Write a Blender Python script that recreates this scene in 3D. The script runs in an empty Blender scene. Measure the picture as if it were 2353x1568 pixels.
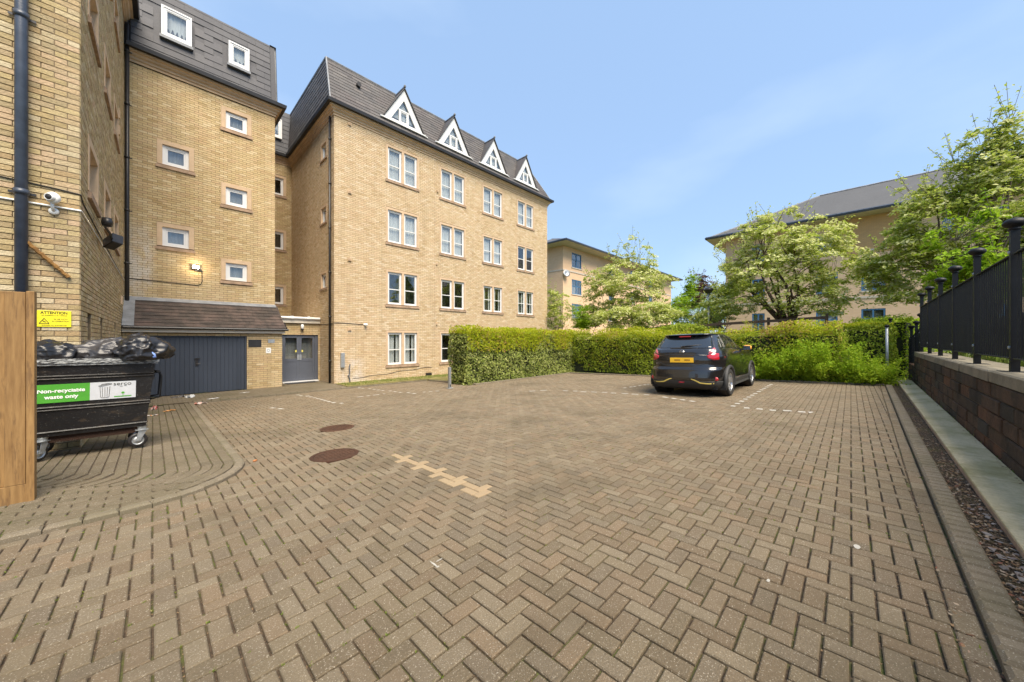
import bpy, bmesh, math, random
import numpy as np
from mathutils import Vector, Matrix, Euler, noise
R = math.radians
C = bpy.context.scene.collection
SC = bpy.context.scene
random.seed(7)
NR = np.random.default_rng(11)

# ------------------------------------------------------------------ camera, sky, sun, exposure
CAMZ = 1.36
TH = R(44.15)                       # heading of the lens, measured from +X
FPX, CX, CY = 802.0, 1176.5, 780.0  # focal length and centre, in units of a 2353 px wide picture
cam = bpy.data.cameras.new('camera'); camo = bpy.data.objects.new('camera', cam); C.objects.link(camo)
camo.location = (0, 0, CAMZ); camo.rotation_euler = (R(90), 0, TH - R(90))
cam.sensor_width = 36; cam.lens = 36*FPX/2353.0; cam.shift_y = -4.0/2353.0
cam.clip_start = 0.05; cam.clip_end = 1500
SC.camera = camo

SUN_EL = R(57); SUN_DIR = Vector((-0.22, -0.97, 0)).normalized()   # horizontal direction towards the sun
world = bpy.data.worlds.new('World'); SC.world = world; world.use_nodes = True
wn = world.node_tree; wn.nodes.clear()
wo = wn.nodes.new('ShaderNodeOutputWorld'); bg = wn.nodes.new('ShaderNodeBackground'); sky = wn.nodes.new('ShaderNodeTexSky')
sky.sky_type = 'NISHITA'; sky.sun_disc = False; sky.sun_elevation = SUN_EL
sky.sun_rotation = math.atan2(SUN_DIR.x, SUN_DIR.y); sky.air_density = 1.0; sky.dust_density = 0.4; sky.ozone_density = 1.6; sky.altitude = 100
tc = wn.nodes.new('ShaderNodeTexCoord'); mp = wn.nodes.new('ShaderNodeMapping'); mp.inputs['Scale'].default_value = (1, 1, 2.6)
nz = wn.nodes.new('ShaderNodeTexNoise'); nz.inputs['Scale'].default_value = 2.1; nz.inputs['Detail'].default_value = 5; nz.inputs['Roughness'].default_value = 0.45
cr = wn.nodes.new('ShaderNodeMapRange'); cr.inputs['From Min'].default_value = 0.50; cr.inputs['From Max'].default_value = 0.80; cr.inputs['To Max'].default_value = 0.30
mx = wn.nodes.new('ShaderNodeMix'); mx.data_type = 'RGBA'; mx.inputs[7].default_value = (3.6, 4.2, 4.8, 1)
hs = wn.nodes.new('ShaderNodeMix'); hs.data_type = 'RGBA'; hs.inputs[0].default_value = 0.72; hs.inputs[7].default_value = (1.72, 2.55, 3.85, 1)
wn.links.new(tc.outputs['Generated'], mp.inputs['Vector']); wn.links.new(mp.outputs[0], nz.inputs['Vector'])
wn.links.new(nz.outputs['Fac'], cr.inputs['Value']); wn.links.new(cr.outputs[0], mx.inputs[0])
wn.links.new(sky.outputs[0], hs.inputs[6]); wn.links.new(hs.outputs[2], mx.inputs[6]); wn.links.new(mx.outputs[2], bg.inputs['Color'])
bg.inputs['Strength'].default_value = 0.05
wn.links.new(bg.outputs[0], wo.inputs['Surface'])
sl = bpy.data.lights.new('sun', 'SUN'); sl.energy = 1.5; sl.angle = R(42); sl.color = (1.0, 0.88, 0.71)
so = bpy.data.objects.new('sun', sl); C.objects.link(so)
sv = Vector((SUN_DIR.x*math.cos(SUN_EL), SUN_DIR.y*math.cos(SUN_EL), math.sin(SUN_EL)))
so.rotation_euler = (-sv).to_track_quat('-Z', 'Y').to_euler(); so.location = (0, -5, 30)
SC.view_settings.view_transform = 'Standard'; SC.view_settings.look = 'None'
SC.view_settings.exposure = 2.42; SC.view_settings.gamma = 1; SC.view_settings.use_curve_mapping = False
SC.cycles.max_bounces = 6; SC.cycles.transparent_max_bounces = 12

# ------------------------------------------------------------------ materials
def nodes(name):
    m = bpy.data.materials.new(name); m.use_nodes = True
    t = m.node_tree; b = t.nodes['Principled BSDF']
    return m, t, b
def nn(t, kind, **kw):
    n = t.nodes.new(kind)
    for k, v in kw.items():
        if k in n.inputs.keys(): n.inputs[k].default_value = v
        else: setattr(n, k, v)
    return n
def rgb(c): return (c[0], c[1], c[2], 1)
def pos(t, scale=(1, 1, 1)):
    g = t.nodes.new('ShaderNodeNewGeometry'); m = t.nodes.new('ShaderNodeMapping'); m.inputs['Scale'].default_value = scale
    t.links.new(g.outputs['Position'], m.inputs['Vector']); return m.outputs[0]
def noise_fac(t, scale, detail=4, rough=0.6, stretch=(1, 1, 1), lo=0.3, hi=0.7):
    n = nn(t, 'ShaderNodeTexNoise', Scale=scale, Detail=detail, Roughness=rough)
    t.links.new(pos(t, stretch), n.inputs['Vector'])
    r = nn(t, 'ShaderNodeMapRange'); r.inputs['From Min'].default_value = lo; r.inputs['From Max'].default_value = hi
    t.links.new(n.outputs['Fac'], r.inputs['Value']); return r.outputs[0]
def mixc(t, fac, a, b, mode='MIX'):
    m = t.nodes.new('ShaderNodeMix'); m.data_type = 'RGBA'; m.blend_type = mode
    for i, v in ((0, fac), (6, a), (7, b)):
        if isinstance(v, (int, float)): m.inputs[i].default_value = v
        elif isinstance(v, (tuple, list)): m.inputs[i].default_value = rgb(v)
        else: t.links.new(v, m.inputs[i])
    return m.outputs[2]
def bump(t, b, height, strength=0.4, dist=0.01):
    u = nn(t, 'ShaderNodeBump', Strength=strength, Distance=dist)
    t.links.new(height, u.inputs['Height']); t.links.new(u.outputs[0], b.inputs['Normal'])
def island(t):
    g = t.nodes.new('ShaderNodeNewGeometry'); o = t.nodes.new('ShaderNodeObjectInfo')
    a = nn(t, 'ShaderNodeMath', operation='ADD'); t.links.new(g.outputs['Random Per Island'], a.inputs[0]); t.links.new(o.outputs['Random'], a.inputs[1])
    f = nn(t, 'ShaderNodeMath', operation='FRACT'); t.links.new(a.outputs[0], f.inputs[0]); return f.outputs[0]
def ramp(t, fac, cols, interp='LINEAR'):
    r = t.nodes.new('ShaderNodeValToRGB'); r.color_ramp.interpolation = interp
    e = r.color_ramp.elements
    while len(e) < len(cols): e.new(0.5)
    for i, c in enumerate(cols):
        e[i].position = i/(len(cols)-1) if interp == 'LINEAR' else i/len(cols)
        e[i].color = rgb(c)
    t.links.new(fac, r.inputs[0]); return r.outputs[0]
def M_plain(name, col, rough=0.6, var=0.15, scale=6, bmp=0.15, metal=0, spec=0.5, coat=0, stretch=(1, 1, 1)):
    m, t, b = nodes(name)
    f = noise_fac(t, scale, stretch=stretch)
    dark = tuple(c*(1-var) for c in col); lite = tuple(min(1, c*(1+var)) for c in col)
    t.links.new(mixc(t, f, dark, lite), b.inputs['Base Color'])
    b.inputs['Roughness'].default_value = rough; b.inputs['Metallic'].default_value = metal
    b.inputs['Specular IOR Level'].default_value = spec; b.inputs['Coat Weight'].default_value = coat; b.inputs['Coat Roughness'].default_value = 0.05
    if bmp: bump(t, b, noise_fac(t, scale*12, 3), bmp, 0.004)
    return m
def M_pieces(name, cols, rough=0.85, fine=90, coarse=0.8, tint=None, tintamt=0.35, bmp=0.5, speck=None, tlo=.45, thi=.75, streak=0, stain=None):
    """one colour per brick, stone or slate, then grain, then a broad weathering tint"""
    m, t, b = nodes(name)
    c = ramp(t, island(t), cols)
    c = mixc(t, mixfac(t, noise_fac(t, fine, 5, 0.7), 0.5), c, tuple(x*0.5 for x in cols[0]), 'MIX') if fine else c
    if speck: c = mixc(t, noise_fac(t, fine*1.25, 2, 0.5, lo=0.60, hi=0.70), c, speck)
    if tint: c = mixc(t, mixfac(t, noise_fac(t, coarse, 6, 0.65, lo=tlo, hi=thi), tintamt), c, tint)
    if stain:
        for (ax0, ax1, az0, az1, scol) in stain:
            g = t.nodes.new('ShaderNodeNewGeometry'); sx = t.nodes.new('ShaderNodeSeparateXYZ'); t.links.new(g.outputs['Position'], sx.inputs[0]); fs_ = []
            for o_, a_, b_ in ((0, ax0, ax1), (2, az0, az1)):
                r_ = nn(t, 'ShaderNodeMath', operation='SUBTRACT'); t.links.new(sx.outputs[o_], r_.inputs[0]); r_.inputs[1].default_value = (a_+b_)/2
                r2 = nn(t, 'ShaderNodeMath', operation='ABSOLUTE'); t.links.new(r_.outputs[0], r2.inputs[0]); r3 = nn(t, 'ShaderNodeMapRange'); r3.inputs['From Min'].default_value = (b_-a_)/2; r3.inputs['From Max'].default_value = (b_-a_)/4; t.links.new(r2.outputs[0], r3.inputs['Value']); fs_.append(r3.outputs[0])
            mm = nn(t, 'ShaderNodeMath', operation='MULTIPLY'); t.links.new(fs_[0], mm.inputs[0]); t.links.new(fs_[1], mm.inputs[1]); m2_ = nn(t, 'ShaderNodeMath', operation='MULTIPLY'); t.links.new(mm.outputs[0], m2_.inputs[0]); t.links.new(noise_fac(t, 3, 5, .65, (1, 1, .5), lo=.38, hi=.6), m2_.inputs[1])
            c = mixc(t, mixfac(t, m2_.outputs[0], .75), c, scol)
    if streak: c = mixc(t, mixfac(t, noise_fac(t, 1.6, 5, .65, (2.2, 2.2, .22), lo=.5, hi=.72), streak), c, tuple(x*.52 for x in cols[0]))
    t.links.new(c, b.inputs['Base Color']); b.inputs['Roughness'].default_value = rough
    b.inputs['Specular IOR Level'].default_value = 0.25
    bump(t, b, noise_fac(t, fine or 60, 6, 0.7), bmp, 0.006)
    return m
def mixfac(t, f, k):
    a = nn(t, 'ShaderNodeMath', operation='MULTIPLY'); t.links.new(f, a.inputs[0]); a.inputs[1].default_value = k; return a.outputs[0]
def M_leaf(name, cols, rough=0.45, trans=0.25, spec=0.4):
    m, t, b = nodes(name)
    c = ramp(t, island(t), cols)
    c = mixc(t, mixfac(t, noise_fac(t, 1.6, 3), 0.35), c, tuple(x*0.72 for x in cols[len(cols)//2]))
    t.links.new(c, b.inputs['Base Color']); b.inputs['Roughness'].default_value = rough; b.inputs['Specular IOR Level'].default_value = spec
    tr = t.nodes.new('ShaderNodeBsdfTranslucent'); t.links.new(c, tr.inputs['Color'])
    ms = t.nodes.new('ShaderNodeMixShader'); ms.inputs[0].default_value = trans
    out = t.nodes['Material Output']
    t.links.new(b.outputs[0], ms.inputs[1]); t.links.new(tr.outputs[0], ms.inputs[2]); t.links.new(ms.outputs[0], out.inputs['Surface'])
    return m
def M_glass(name, tint=(0.88, 0.9, 0.9), refl=(1, 1, 1)):
    m = bpy.data.materials.new(name); m.use_nodes = True; t = m.node_tree; t.nodes.clear()
    out = t.nodes.new('ShaderNodeOutputMaterial'); tr = t.nodes.new('ShaderNodeBsdfTransparent'); tr.inputs[0].default_value = rgb(tint)
    gl = t.nodes.new('ShaderNodeBsdfGlossy'); gl.inputs['Roughness'].default_value = 0.02; gl.inputs[0].default_value = rgb(refl)
    lw = t.nodes.new('ShaderNodeLayerWeight'); pw = nn(t, 'ShaderNodeMath', operation='POWER'); pw.inputs[1].default_value = 3.5; t.links.new(lw.outputs['Facing'], pw.inputs[0])
    fr = nn(t, 'ShaderNodeMath', operation='MULTIPLY_ADD'); fr.inputs[1].default_value = .8; fr.inputs[2].default_value = .09; t.links.new(pw.outputs[0], fr.inputs[0])
    ms = t.nodes.new('ShaderNodeMixShader')
    t.links.new(fr.outputs[0], ms.inputs[0]); t.links.new(tr.outputs[0], ms.inputs[1]); t.links.new(gl.outputs[0], ms.inputs[2]); t.links.new(ms.outputs[0], out.inputs['Surface'])
    return m

YB = [(.54, .40, .20), (.66, .51, .285), (.56, .42, .215), (.74, .60, .375), (.46, .325, .155), (.66, .49, .28), (.56, .39, .22), (.62, .465, .245)]
NB = [(.40, .30, .15), (.53, .42, .23), (.56, .43, .22), (.66, .56, .38), (.44, .30, .155), (.40, .32, .19), (.60, .43, .28), (.48, .36, .18)]
MB_ = [(.60, .455, .275), (.69, .54, .345), (.63, .475, .285), (.76, .625, .44), (.51, .365, .20), (.69, .515, .33), (.60, .435, .27), (.74, .61, .43)]
MAT = {}
MAT['brick_tower'] = M_pieces('yellow_brick', YB, fine=60, tint=(.60, .50, .34), tintamt=.35, coarse=.55, streak=.25, stain=[(-.9, .15, 2.4, 5.2, (.62, .58, .52))])
MAT['brick_near'] = M_pieces('buff_stock_brick', NB, fine=34, tint=(.30, .26, .15), tintamt=.45, coarse=1.4, bmp=.9)
MAT['brick_main'] = M_pieces('pale_buff_brick', MB_, fine=60, tint=(.54, .40, .24), tintamt=.35, coarse=.45, streak=.28, stain=[(5.0, 6.3, -.6, .7, (.66, .60, .54))])
MAT['mortar'] = M_plain('brown_mortar', (.20, .15, .09), .95, .25, 5, .4)
MAT['mortar_main'] = M_plain('light_mortar', (.27, .20, .12), .95, .2, 3, .4)
MAT['stone'] = M_plain('sandstone_surround', (.55, .40, .26), .85, .12, 3, .3)
MAT['sill'] = M_plain('weathered_sandstone_sill', (.36, .25, .17), .9, .3, 7, .4)
MAT['upvc'] = M_plain('white_window_plastic', (.70, .70, .69), .35, .03, 3, 0)
MAT['fascia'] = M_plain('cream_painted_board', (.62, .56, .46), .5, .12, 4, .1)
MAT['black'] = M_plain('black_gutter_plastic', (.022, .020, .020), .4, .3, 6, .1)
MAT['pipe_blue'] = M_plain('blue_black_pipe', (.045, .058, .085), .38, .3, 5, .15)
MAT['slate'] = M_pieces('grey_slate', [(.075, .076, .086), (.098, .098, .108), (.066, .067, .078), (.112, .110, .118), (.085, .084, .092)], .55, 40, .5, (.16, .16, .16), .3, .3)
MAT['slate_main'] = M_pieces('brown_grey_slate', [(.105, .100, .098), (.140, .130, .124), (.092, .088, .088), (.165, .152, .142), (.120, .110, .106)], .6, 40, .7, (.10, .075, .075), .5, .3, streak=.3)
MAT['slate_brown'] = M_pieces('stained_brown_slate', [(.060, .049, .044), (.075, .060, .052), (.055, .047, .043), (.088, .070, .060)], .65, 30, 2.2, (.15, .105, .09), .7, .6, tlo=.45, thi=.68)
MAT['lead'] = M_plain('lead_flashing', (.20, .21, .225), .5, .3, 3, .3)
MAT['paver'] = M_pieces('brown_paving_block', [(.165, .128, .082), (.235, .188, .122), (.185, .136, .086), (.262, .212, .142), (.178, .142, .098), (.245, .178, .112), (.21, .172, .118)], .9, 120, .75, (.082, .066, .040), .72, .8, speck=(.40, .35, .27), tlo=.50, thi=.80)
MAT['paver_pale'] = M_pieces('new_sand_paving_block', [(.34, .255, .155), (.37, .28, .17), (.35, .26, .16)], .9, 120, 1, None, 0, .4)
MAT['paver_walk'] = M_pieces('weathered_pavement_block', [(.14, .114, .075), (.19, .155, .102), (.165, .13, .085), (.205, .168, .115)], .92, 120, .8, (.105, .092, .052), .7, .7, speck=(.38, .33, .26))
MAT['kerb'] = M_pieces('kerb_block', [(.19, .158, .108), (.235, .195, .14), (.21, .172, .12)], .9, 120, 1.5, (.12, .11, .06), .6, .6, speck=(.36, .32, .26))
MAT['concrete'] = M_pieces('path_concrete', [(.60, .50, .30), (.66, .56, .36)], .9, 30, 1.6, (.25, .22, .08), .8, .7, tlo=.46, thi=.68)
MAT['retain'] = M_pieces('stained_retaining_stone', [(.070, .050, .036), (.125, .075, .046), (.052, .046, .038), (.17, .082, .044), (.105, .088, .066), (.062, .052, .042)], .95, 22, 2.4, (.024, .021, .016), .8, 1.0, tlo=.46, thi=.64, streak=.5)
MAT['coping'] = M_pieces('lichened_coping', [(.24, .215, .16), (.29, .255, .19)], .95, 30, 2.5, (.09, .08, .055), .7, .8)
MAT['door_blue'] = M_plain('slate_blue_door_paint', (.040, .050, .070), .5, .14, 2, .15, stretch=(1, 1, .3))
MAT['door_grey'] = M_plain('grey_door_paint', (.095, .105, .130), .4, .08, 3, .05)
MAT['rail_black'] = M_plain('black_railing_paint', (.008, .0085, .010), .5, .3, 12, .1, spec=.3)
MAT['steel'] = M_plain('galvanised_steel', (.42, .44, .45), .45, .2, 20, .2, metal=.7)
MAT['white'] = M_plain('white_plastic', (.78, .78, .76), .35, .05, 8, 0)
MAT['glass'] = M_glass('window_glass')
MAT['glass_dark'] = M_glass('tinted_car_glass', (.10, .12, .12))
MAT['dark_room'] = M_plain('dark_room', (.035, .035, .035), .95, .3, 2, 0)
MAT['rust'] = M_pieces('rusty_iron', [(.075, .036, .022), (.11, .055, .032), (.06, .034, .024)], .9, 60, 5, (.03, .02, .014), .6, .8)
def curtain_mat(name, col):
    m, t, b = nodes(name); t.links.new(mixc(t, noise_fac(t, 3, 2, stretch=(6, 6, .3)), tuple(c*.72 for c in col), col), b.inputs['Base Color']); b.inputs['Roughness'].default_value = .95; return m
MAT['curtain'] = curtain_mat('net_curtain', (.80, .80, .78))
MAT['curtain_grey'] = curtain_mat('grey_curtain', (.36, .36, .35))
def wood_mat(name, a, b_, c_):
    m, t, b = nodes(name)
    g = noise_fac(t, 5, 6, .6, (9, 9, .8)); c = mixc(t, g, a, b_)
    k = nn(t, 'ShaderNodeTexNoise', Scale=2.2, Detail=1); t.links.new(pos(t, (3, 3, 1.6)), k.inputs['Vector'])
    r = nn(t, 'ShaderNodeMapRange'); r.inputs['From Min'].default_value = .68; r.inputs['From Max'].default_value = .76; t.links.new(k.outputs['Fac'], r.inputs['Value'])
    c = mixc(t, mixfac(t, r.outputs[0], .7), c, c_); c = mixc(t, mixfac(t, island(t), .4), c, tuple(x*.6 for x in a)); c = mixc(t, mixfac(t, noise_fac(t, 26, 5, .7, (1, 1, .10), lo=.54, hi=.62), .55), c, c_)
    t.links.new(c, b.inputs['Base Color']); b.inputs['Roughness'].default_value = .75
    bump(t, b, g, .3, .004); return m
MAT['timber'] = wood_mat('treated_timber', (.20, .105, .032), (.34, .20, .072), (.10, .05, .02))
MAT['timber_dark'] = wood_mat('dark_old_timber', (.075, .045, .028), (.13, .08, .05), (.03, .02, .015))
MAT['bark'] = wood_mat('bark', (.10, .075, .05), (.18, .14, .10), (.05, .04, .03))

# ------------------------------------------------------------------ object helpers
def tag(o, label=None, cat=None, group=None, kind=None):
    if label: o['label'] = label
    if cat: o['category'] = cat
    if group: o['group'] = group
    if kind: o['kind'] = kind
    return o
def put_parent(o, p):
    if p is not None:
        o.parent = p; m = Matrix.Identity(4); q = p
        chain = []
        while q is not None: chain.append(q); q = q.parent
        for q in reversed(chain): m = m @ q.matrix_parent_inverse @ q.matrix_basis
        o.matrix_parent_inverse = m.inverted()
def empty(name, loc, label, cat, group=None, rz=0):
    o = bpy.data.objects.new(name, None); C.objects.link(o); o.location = loc; o.rotation_euler = (0, 0, rz); o.empty_display_size = .2
    return tag(o, label, cat, group)
def link(name, me, parent=None, mats=None):
    o = bpy.data.objects.new(name, me); C.objects.link(o)
    if mats:
        for m in (mats if isinstance(mats, (list, tuple)) else [mats]): me.materials.append(m)
    put_parent(o, parent); return o
class MB:
    """collects shapes, becomes ONE mesh object"""
    def __init__(s, xf=None): s.v = []; s.f = []; s.mi = []; s.xf = xf; s.cur = 0; s.sm = []; s.smooth = False
    def add(s, vs, fs):
        k = len(s.v)
        for p in vs:
            p = Vector(p); s.v.append(s.xf @ p if s.xf else p)
        for f in fs: s.f.append(tuple(i+k for i in f)); s.mi.append(s.cur); s.sm.append(s.smooth)
    def box(s, a, b):
        (x0, y0, z0), (x1, y1, z1) = a, b
        s.add([(x0, y0, z0), (x1, y0, z0), (x1, y1, z0), (x0, y1, z0), (x0, y0, z1), (x1, y0, z1), (x1, y1, z1), (x0, y1, z1)],
              [(0, 3, 2, 1), (4, 5, 6, 7), (0, 1, 5, 4), (1, 2, 6, 5), (2, 3, 7, 6), (3, 0, 4, 7)])
    def bbox(s, a, b, c=.005):
        """box with its edges taken off"""
        (x0, y0, z0), (x1, y1, z1) = a, b; vs = []; fs = []
        for z, i in ((z0, c), (z0+c, 0), (z1-c, 0), (z1, c)):
            vs += [(x0+i, y0+i, z), (x1-i, y0+i, z), (x1-i, y1-i, z), (x0+i, y1-i, z)]
        fs.append((3, 2, 1, 0)); fs.append((12, 13, 14, 15))
        for r in range(3):
            for k in range(4): fs.append((r*4+k, r*4+(k+1) % 4, r*4+4+(k+1) % 4, r*4+4+k))
        s.add(vs, fs)
    def quad(s, *p): s.add(p, [tuple(range(len(p)))])
    def prism(s, poly, d):
        """polygon (3-D points) pushed along d"""
        n = len(poly); d = Vector(d); vs = [Vector(p) for p in poly]+[Vector(p)+d for p in poly]
        s.add(vs, [tuple(reversed(range(n))), tuple(range(n, 2*n))]+[(i, (i+1) % n, n+(i+1) % n, n+i) for i in range(n)])
    def tube(s, pts, r, seg=8, caps=True):
        pts = [Vector(p) for p in pts]; n = len(pts); rr = r if isinstance(r, (list, tuple)) else [r]*n
        vs = []; prev = None
        for i, p in enumerate(pts):
            d = (pts[min(i+1, n-1)]-pts[max(i-1, 0)]).normalized()
            if prev is None: a = d.orthogonal().normalized()
            else: a = (prev-d*prev.dot(d)).normalized()
            prev = a; b = d.cross(a)
            for k in range(seg):
                t = 2*math.pi*k/seg; vs.append(p+(a*math.cos(t)+b*math.sin(t))*rr[i])
        fs = []
        for i in range(n-1):
            for k in range(seg): fs.append((i*seg+k, i*seg+(k+1) % seg, (i+1)*seg+(k+1) % seg, (i+1)*seg+k))
        if caps: fs.append(tuple(reversed(range(seg)))); fs.append(tuple(range((n-1)*seg, n*seg)))
        s.add(vs, fs)
    def lathe(s, prof, o=(0, 0, 0), axis='z', seg=24):
        o = Vector(o); vs = []
        for (r, h) in prof:
            for k in range(seg):
                t = 2*math.pi*k/seg; a, b = r*math.cos(t), r*math.sin(t)
                vs.append(o+(Vector((a, b, h)) if axis == 'z' else Vector((a, h, b)) if axis == 'y' else Vector((h, a, b))))
        fs = [(i*seg+k, i*seg+(k+1) % seg, (i+1)*seg+(k+1) % seg, (i+1)*seg+k) for i in range(len(prof)-1) for k in range(seg)]
        s.add(vs, fs)
    def build(s, name, mats, parent=None, smooth=None):
        me = bpy.data.meshes.new(name); me.from_pydata([tuple(v) for v in s.v], [], s.f)
        me.polygons.foreach_set('material_index', s.mi)
        me.polygons.foreach_set('use_smooth', [smooth]*len(s.f) if smooth is not None else s.sm); me.update()
        return link(name, me, parent, mats)
def mesh_np(name, V, F, mat, parent=None, smooth=False):
    """V (n,3), F (m,k) arrays to one mesh"""
    me = bpy.data.meshes.new(name); V = np.asarray(V, dtype=np.float32); F = np.asarray(F, dtype=np.int32)
    m, k = F.shape
    me.vertices.add(len(V)); me.vertices.foreach_set('co', V.ravel())
    me.loops.add(m*k); me.loops.foreach_set('vertex_index', F.ravel())
    me.polygons.add(m); me.polygons.foreach_set('loop_start', np.arange(0, m*k, k, dtype=np.int32)); me.polygons.foreach_set('loop_total', np.full(m, k, dtype=np.int32))
    me.polygons.foreach_set('use_smooth', np.full(m, smooth)); me.update(calc_edges=True); me.validate()
    return link(name, me, parent, mat)

# pieces: bricks, slates, paving blocks -> the 300 that show largest are objects, the rest one mesh
BOXF = np.array([(4, 5, 6, 7), (0, 1, 5, 4), (1, 2, 6, 5), (2, 3, 7, 6), (3, 0, 4, 7)])
CHF = np.array([(8, 9, 10, 11), (4, 5, 9, 8), (5, 6, 10, 9), (6, 7, 11, 10), (7, 4, 8, 11), (0, 1, 5, 4), (1, 2, 6, 5), (2, 3, 7, 6), (3, 0, 4, 7)])
SG = np.array([(-1, -1), (1, -1), (1, 1), (-1, 1)], float)
FWD = np.array([math.cos(TH), math.sin(TH), 0]); RGT = np.array([math.sin(TH), -math.cos(TH), 0])
class Pool:
    def __init__(s, parent, name, mat, chamfer=0, limit=300, minfull=.8):
        s.p, s.name, s.mat, s.c, s.limit, s.minfull = parent, name, mat, chamfer, limit, minfull
        s.o = []; s.A = []; s.h = []
    def add(s, o, u, v, n, hu, hv, hn):
        s.o.append(tuple(o)); s.A.append((tuple(u), tuple(v), tuple(n))); s.h.append((hu, hv, hn))
    def verts(s, H):
        hu, hv, hn = H[:, 0:1], H[:, 1:2], H[:, 2:3]; rings = [(0., -1)]
        rings = [(0, -hn), (0, hn-s.c), (s.c, hn)] if s.c else [(0, -hn), (0, hn)]
        out = []
        for inset, z in rings:
            for a, b in SG:
                out.append(np.concatenate([a*(hu-inset), b*(hv-inset), z+0*hu], axis=1))
        return np.stack(out, axis=1)
    def finish(s):
        if not s.o: return
        O = np.array(s.o); A = np.array(s.A); H = np.array(s.h); F = CHF if s.c else BOXF
        D = O-np.array([0, 0, CAMZ]); dist = np.linalg.norm(D, axis=1); z = D@FWD
        sx = (D@RGT)/np.maximum(z, .01); sy = D[:, 2]/np.maximum(z, .01)
        vis = (z > .2) & (np.abs(sx) < 1.43) & (np.abs(sy) < .95)
        face = np.abs(np.einsum('ij,ij->i', A[:, 2], D))/dist
        area = H[:, 0]*H[:, 1]*face/dist**2*np.where(vis, 1, 0)
        full = (H[:, 0] >= s.minfull*np.max(H[:, 0]))
        score = np.where(full, area, 0); order = np.argsort(-score)
        pick = [i for i in order[:s.limit] if score[i] > 0]; pm = np.zeros(len(O), bool); pm[pick] = True
        cache = {}
        for i in pick:
            key = tuple(np.round(H[i], 3))
            if key not in cache:
                me = bpy.data.meshes.new(s.name); vv = s.verts(H[i:i+1])[0]
                me.from_pydata([tuple(x) for x in vv], [], [tuple(int(q) for q in f) for f in F]+[(3, 2, 1, 0)]); me.materials.append(s.mat); cache[key] = me
            ob = bpy.data.objects.new(s.name, cache[key]); C.objects.link(ob)
            M = Matrix.Identity(4)
            for c_ in range(3):
                for r_ in range(3): M[r_][c_] = A[i][c_][r_]
                M[c_][3] = O[i][c_]
            put_parent(ob, s.p); ob.matrix_basis = M
        rest = ~pm
        if rest.any():
            L = s.verts(H[rest]); W = np.einsum('nkj,njc->nkc', L, A[rest])+O[rest][:, None, :]
            k = W.shape[1]; n = W.shape[0]
            FF = (F[None]+(np.arange(n)*k)[:, None, None]).reshape(-1, 4)
            ob = mesh_np(s.name, W.reshape(-1, 3), FF, s.mat, s.p); ob['kind'] = 'stuff'

def px(x, y, zc=None, Y=None, X=None, raise_=0.0):
    """a picture point of the survey sketch to a place on the ground, or on a wall plane X= / Y= """
    dX = FPX*math.cos(TH)+(x-CX)*math.sin(TH); dY = FPX*math.sin(TH)-(x-CX)*math.cos(TH); dz = -(y-CY)
    if Y is not None: t = Y/dY
    elif X is not None: t = X/dX
    elif zc is not None: t = (zc-CAMZ)/dz
    else: t = (CAMZ-raise_)/(-dz-SLOPE*dY)
    return Vector((t*dX, t*dY, CAMZ+t*dz))
SLOPE = 0.035
YK = 13.35            # far kerb of the yard
def G(x, y): return -SLOPE*min(y, YK)
ZP = -SLOPE*YK+.06    # level platform along the buildings
X_, Y_, Z_ = Vector((1, 0, 0)), Vector((0, 1, 0)), Vector((0, 0, 1))
# ================================================================== SETTING
def smooth(a, b, x):
    t = max(0, min(1, (x-a)/(b-a))); return t*t*(3-2*t)
def terrain(x, y):
    z = -.75
    z = max(z, -.75+1.75*smooth(15.8, 24, x))
    z = max(z, -.75+1.7*smooth(-2.1, -3.2, y)) if x > .5 else z
    z += 1.1*smooth(26, 60, x)*0.6
    return z
# lawn / earth sheet out to the horizon
xs = np.unique(np.concatenate([np.linspace(-400, -30, 12), np.linspace(-30, 60, 91), np.linspace(60, 700, 16)]))
ys = np.unique(np.concatenate([np.linspace(-500, -30, 12), np.linspace(-30, 40, 71), np.linspace(40, 600, 14)]))
V = [(x, y, terrain(x, y)+.06*noise.noise(Vector((x*.4, y*.4, 0)))) for y in ys for x in xs]
nx = len(xs); F = [(j*nx+i, j*nx+i+1, (j+1)*nx+i+1, (j+1)*nx+i) for j in range(len(ys)-1) for i in range(nx-1)]
m, t, b = nodes('rough_ground')
c = mixc(t, noise_fac(t, .8, 6), (.045, .075, .02), (.10, .12, .04)); c = mixc(t, noise_fac(t, 4, 5, lo=.5, hi=.7), c, (.13, .10, .06)); t.links.new(c, b.inputs['Base Color']); b.inputs['Roughness'].default_value = .95
bump(t, b, noise_fac(t, 14, 5), .8, .05)
tag(mesh_np('ground', V, F, m, smooth=True), kind='structure')

# bedding under the blocks: dark, mossy sand that shows in the joints
m, t, b = nodes('mossy_joint_sand')
c = mixc(t, noise_fac(t, 40, 4), (.045, .030, .018), (.115, .080, .05))
c = mixc(t, mixfac(t, noise_fac(t, 1.7, 6, .7, lo=.5, hi=.62), .75), c, (.10, .13, .02)); c = mixc(t, noise_fac(t, 60, 2, lo=.62, hi=.7), c, (.30, .20, .11))
t.links.new(c, b.inputs['Base Color']); b.inputs['Roughness'].default_value = 1; bump(t, b, noise_fac(t, 90, 4), .8, .01)
MAT['bed'] = m
mb = MB()
for j in range(14):
    y0, y1 = -1.6+j*(YK+1.6)/14, -1.6+(j+1)*(YK+1.6)/14
    mb.quad((-6, y0, G(0, y0)-.016), (14.8, y0, G(0, y0)-.016), (14.8, y1, G(0, y1)-.016), (-6, y1, G(0, y1)-.016))
yard = mb.build('yard_paving', MAT['bed']); tag(yard, kind='structure')

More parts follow.
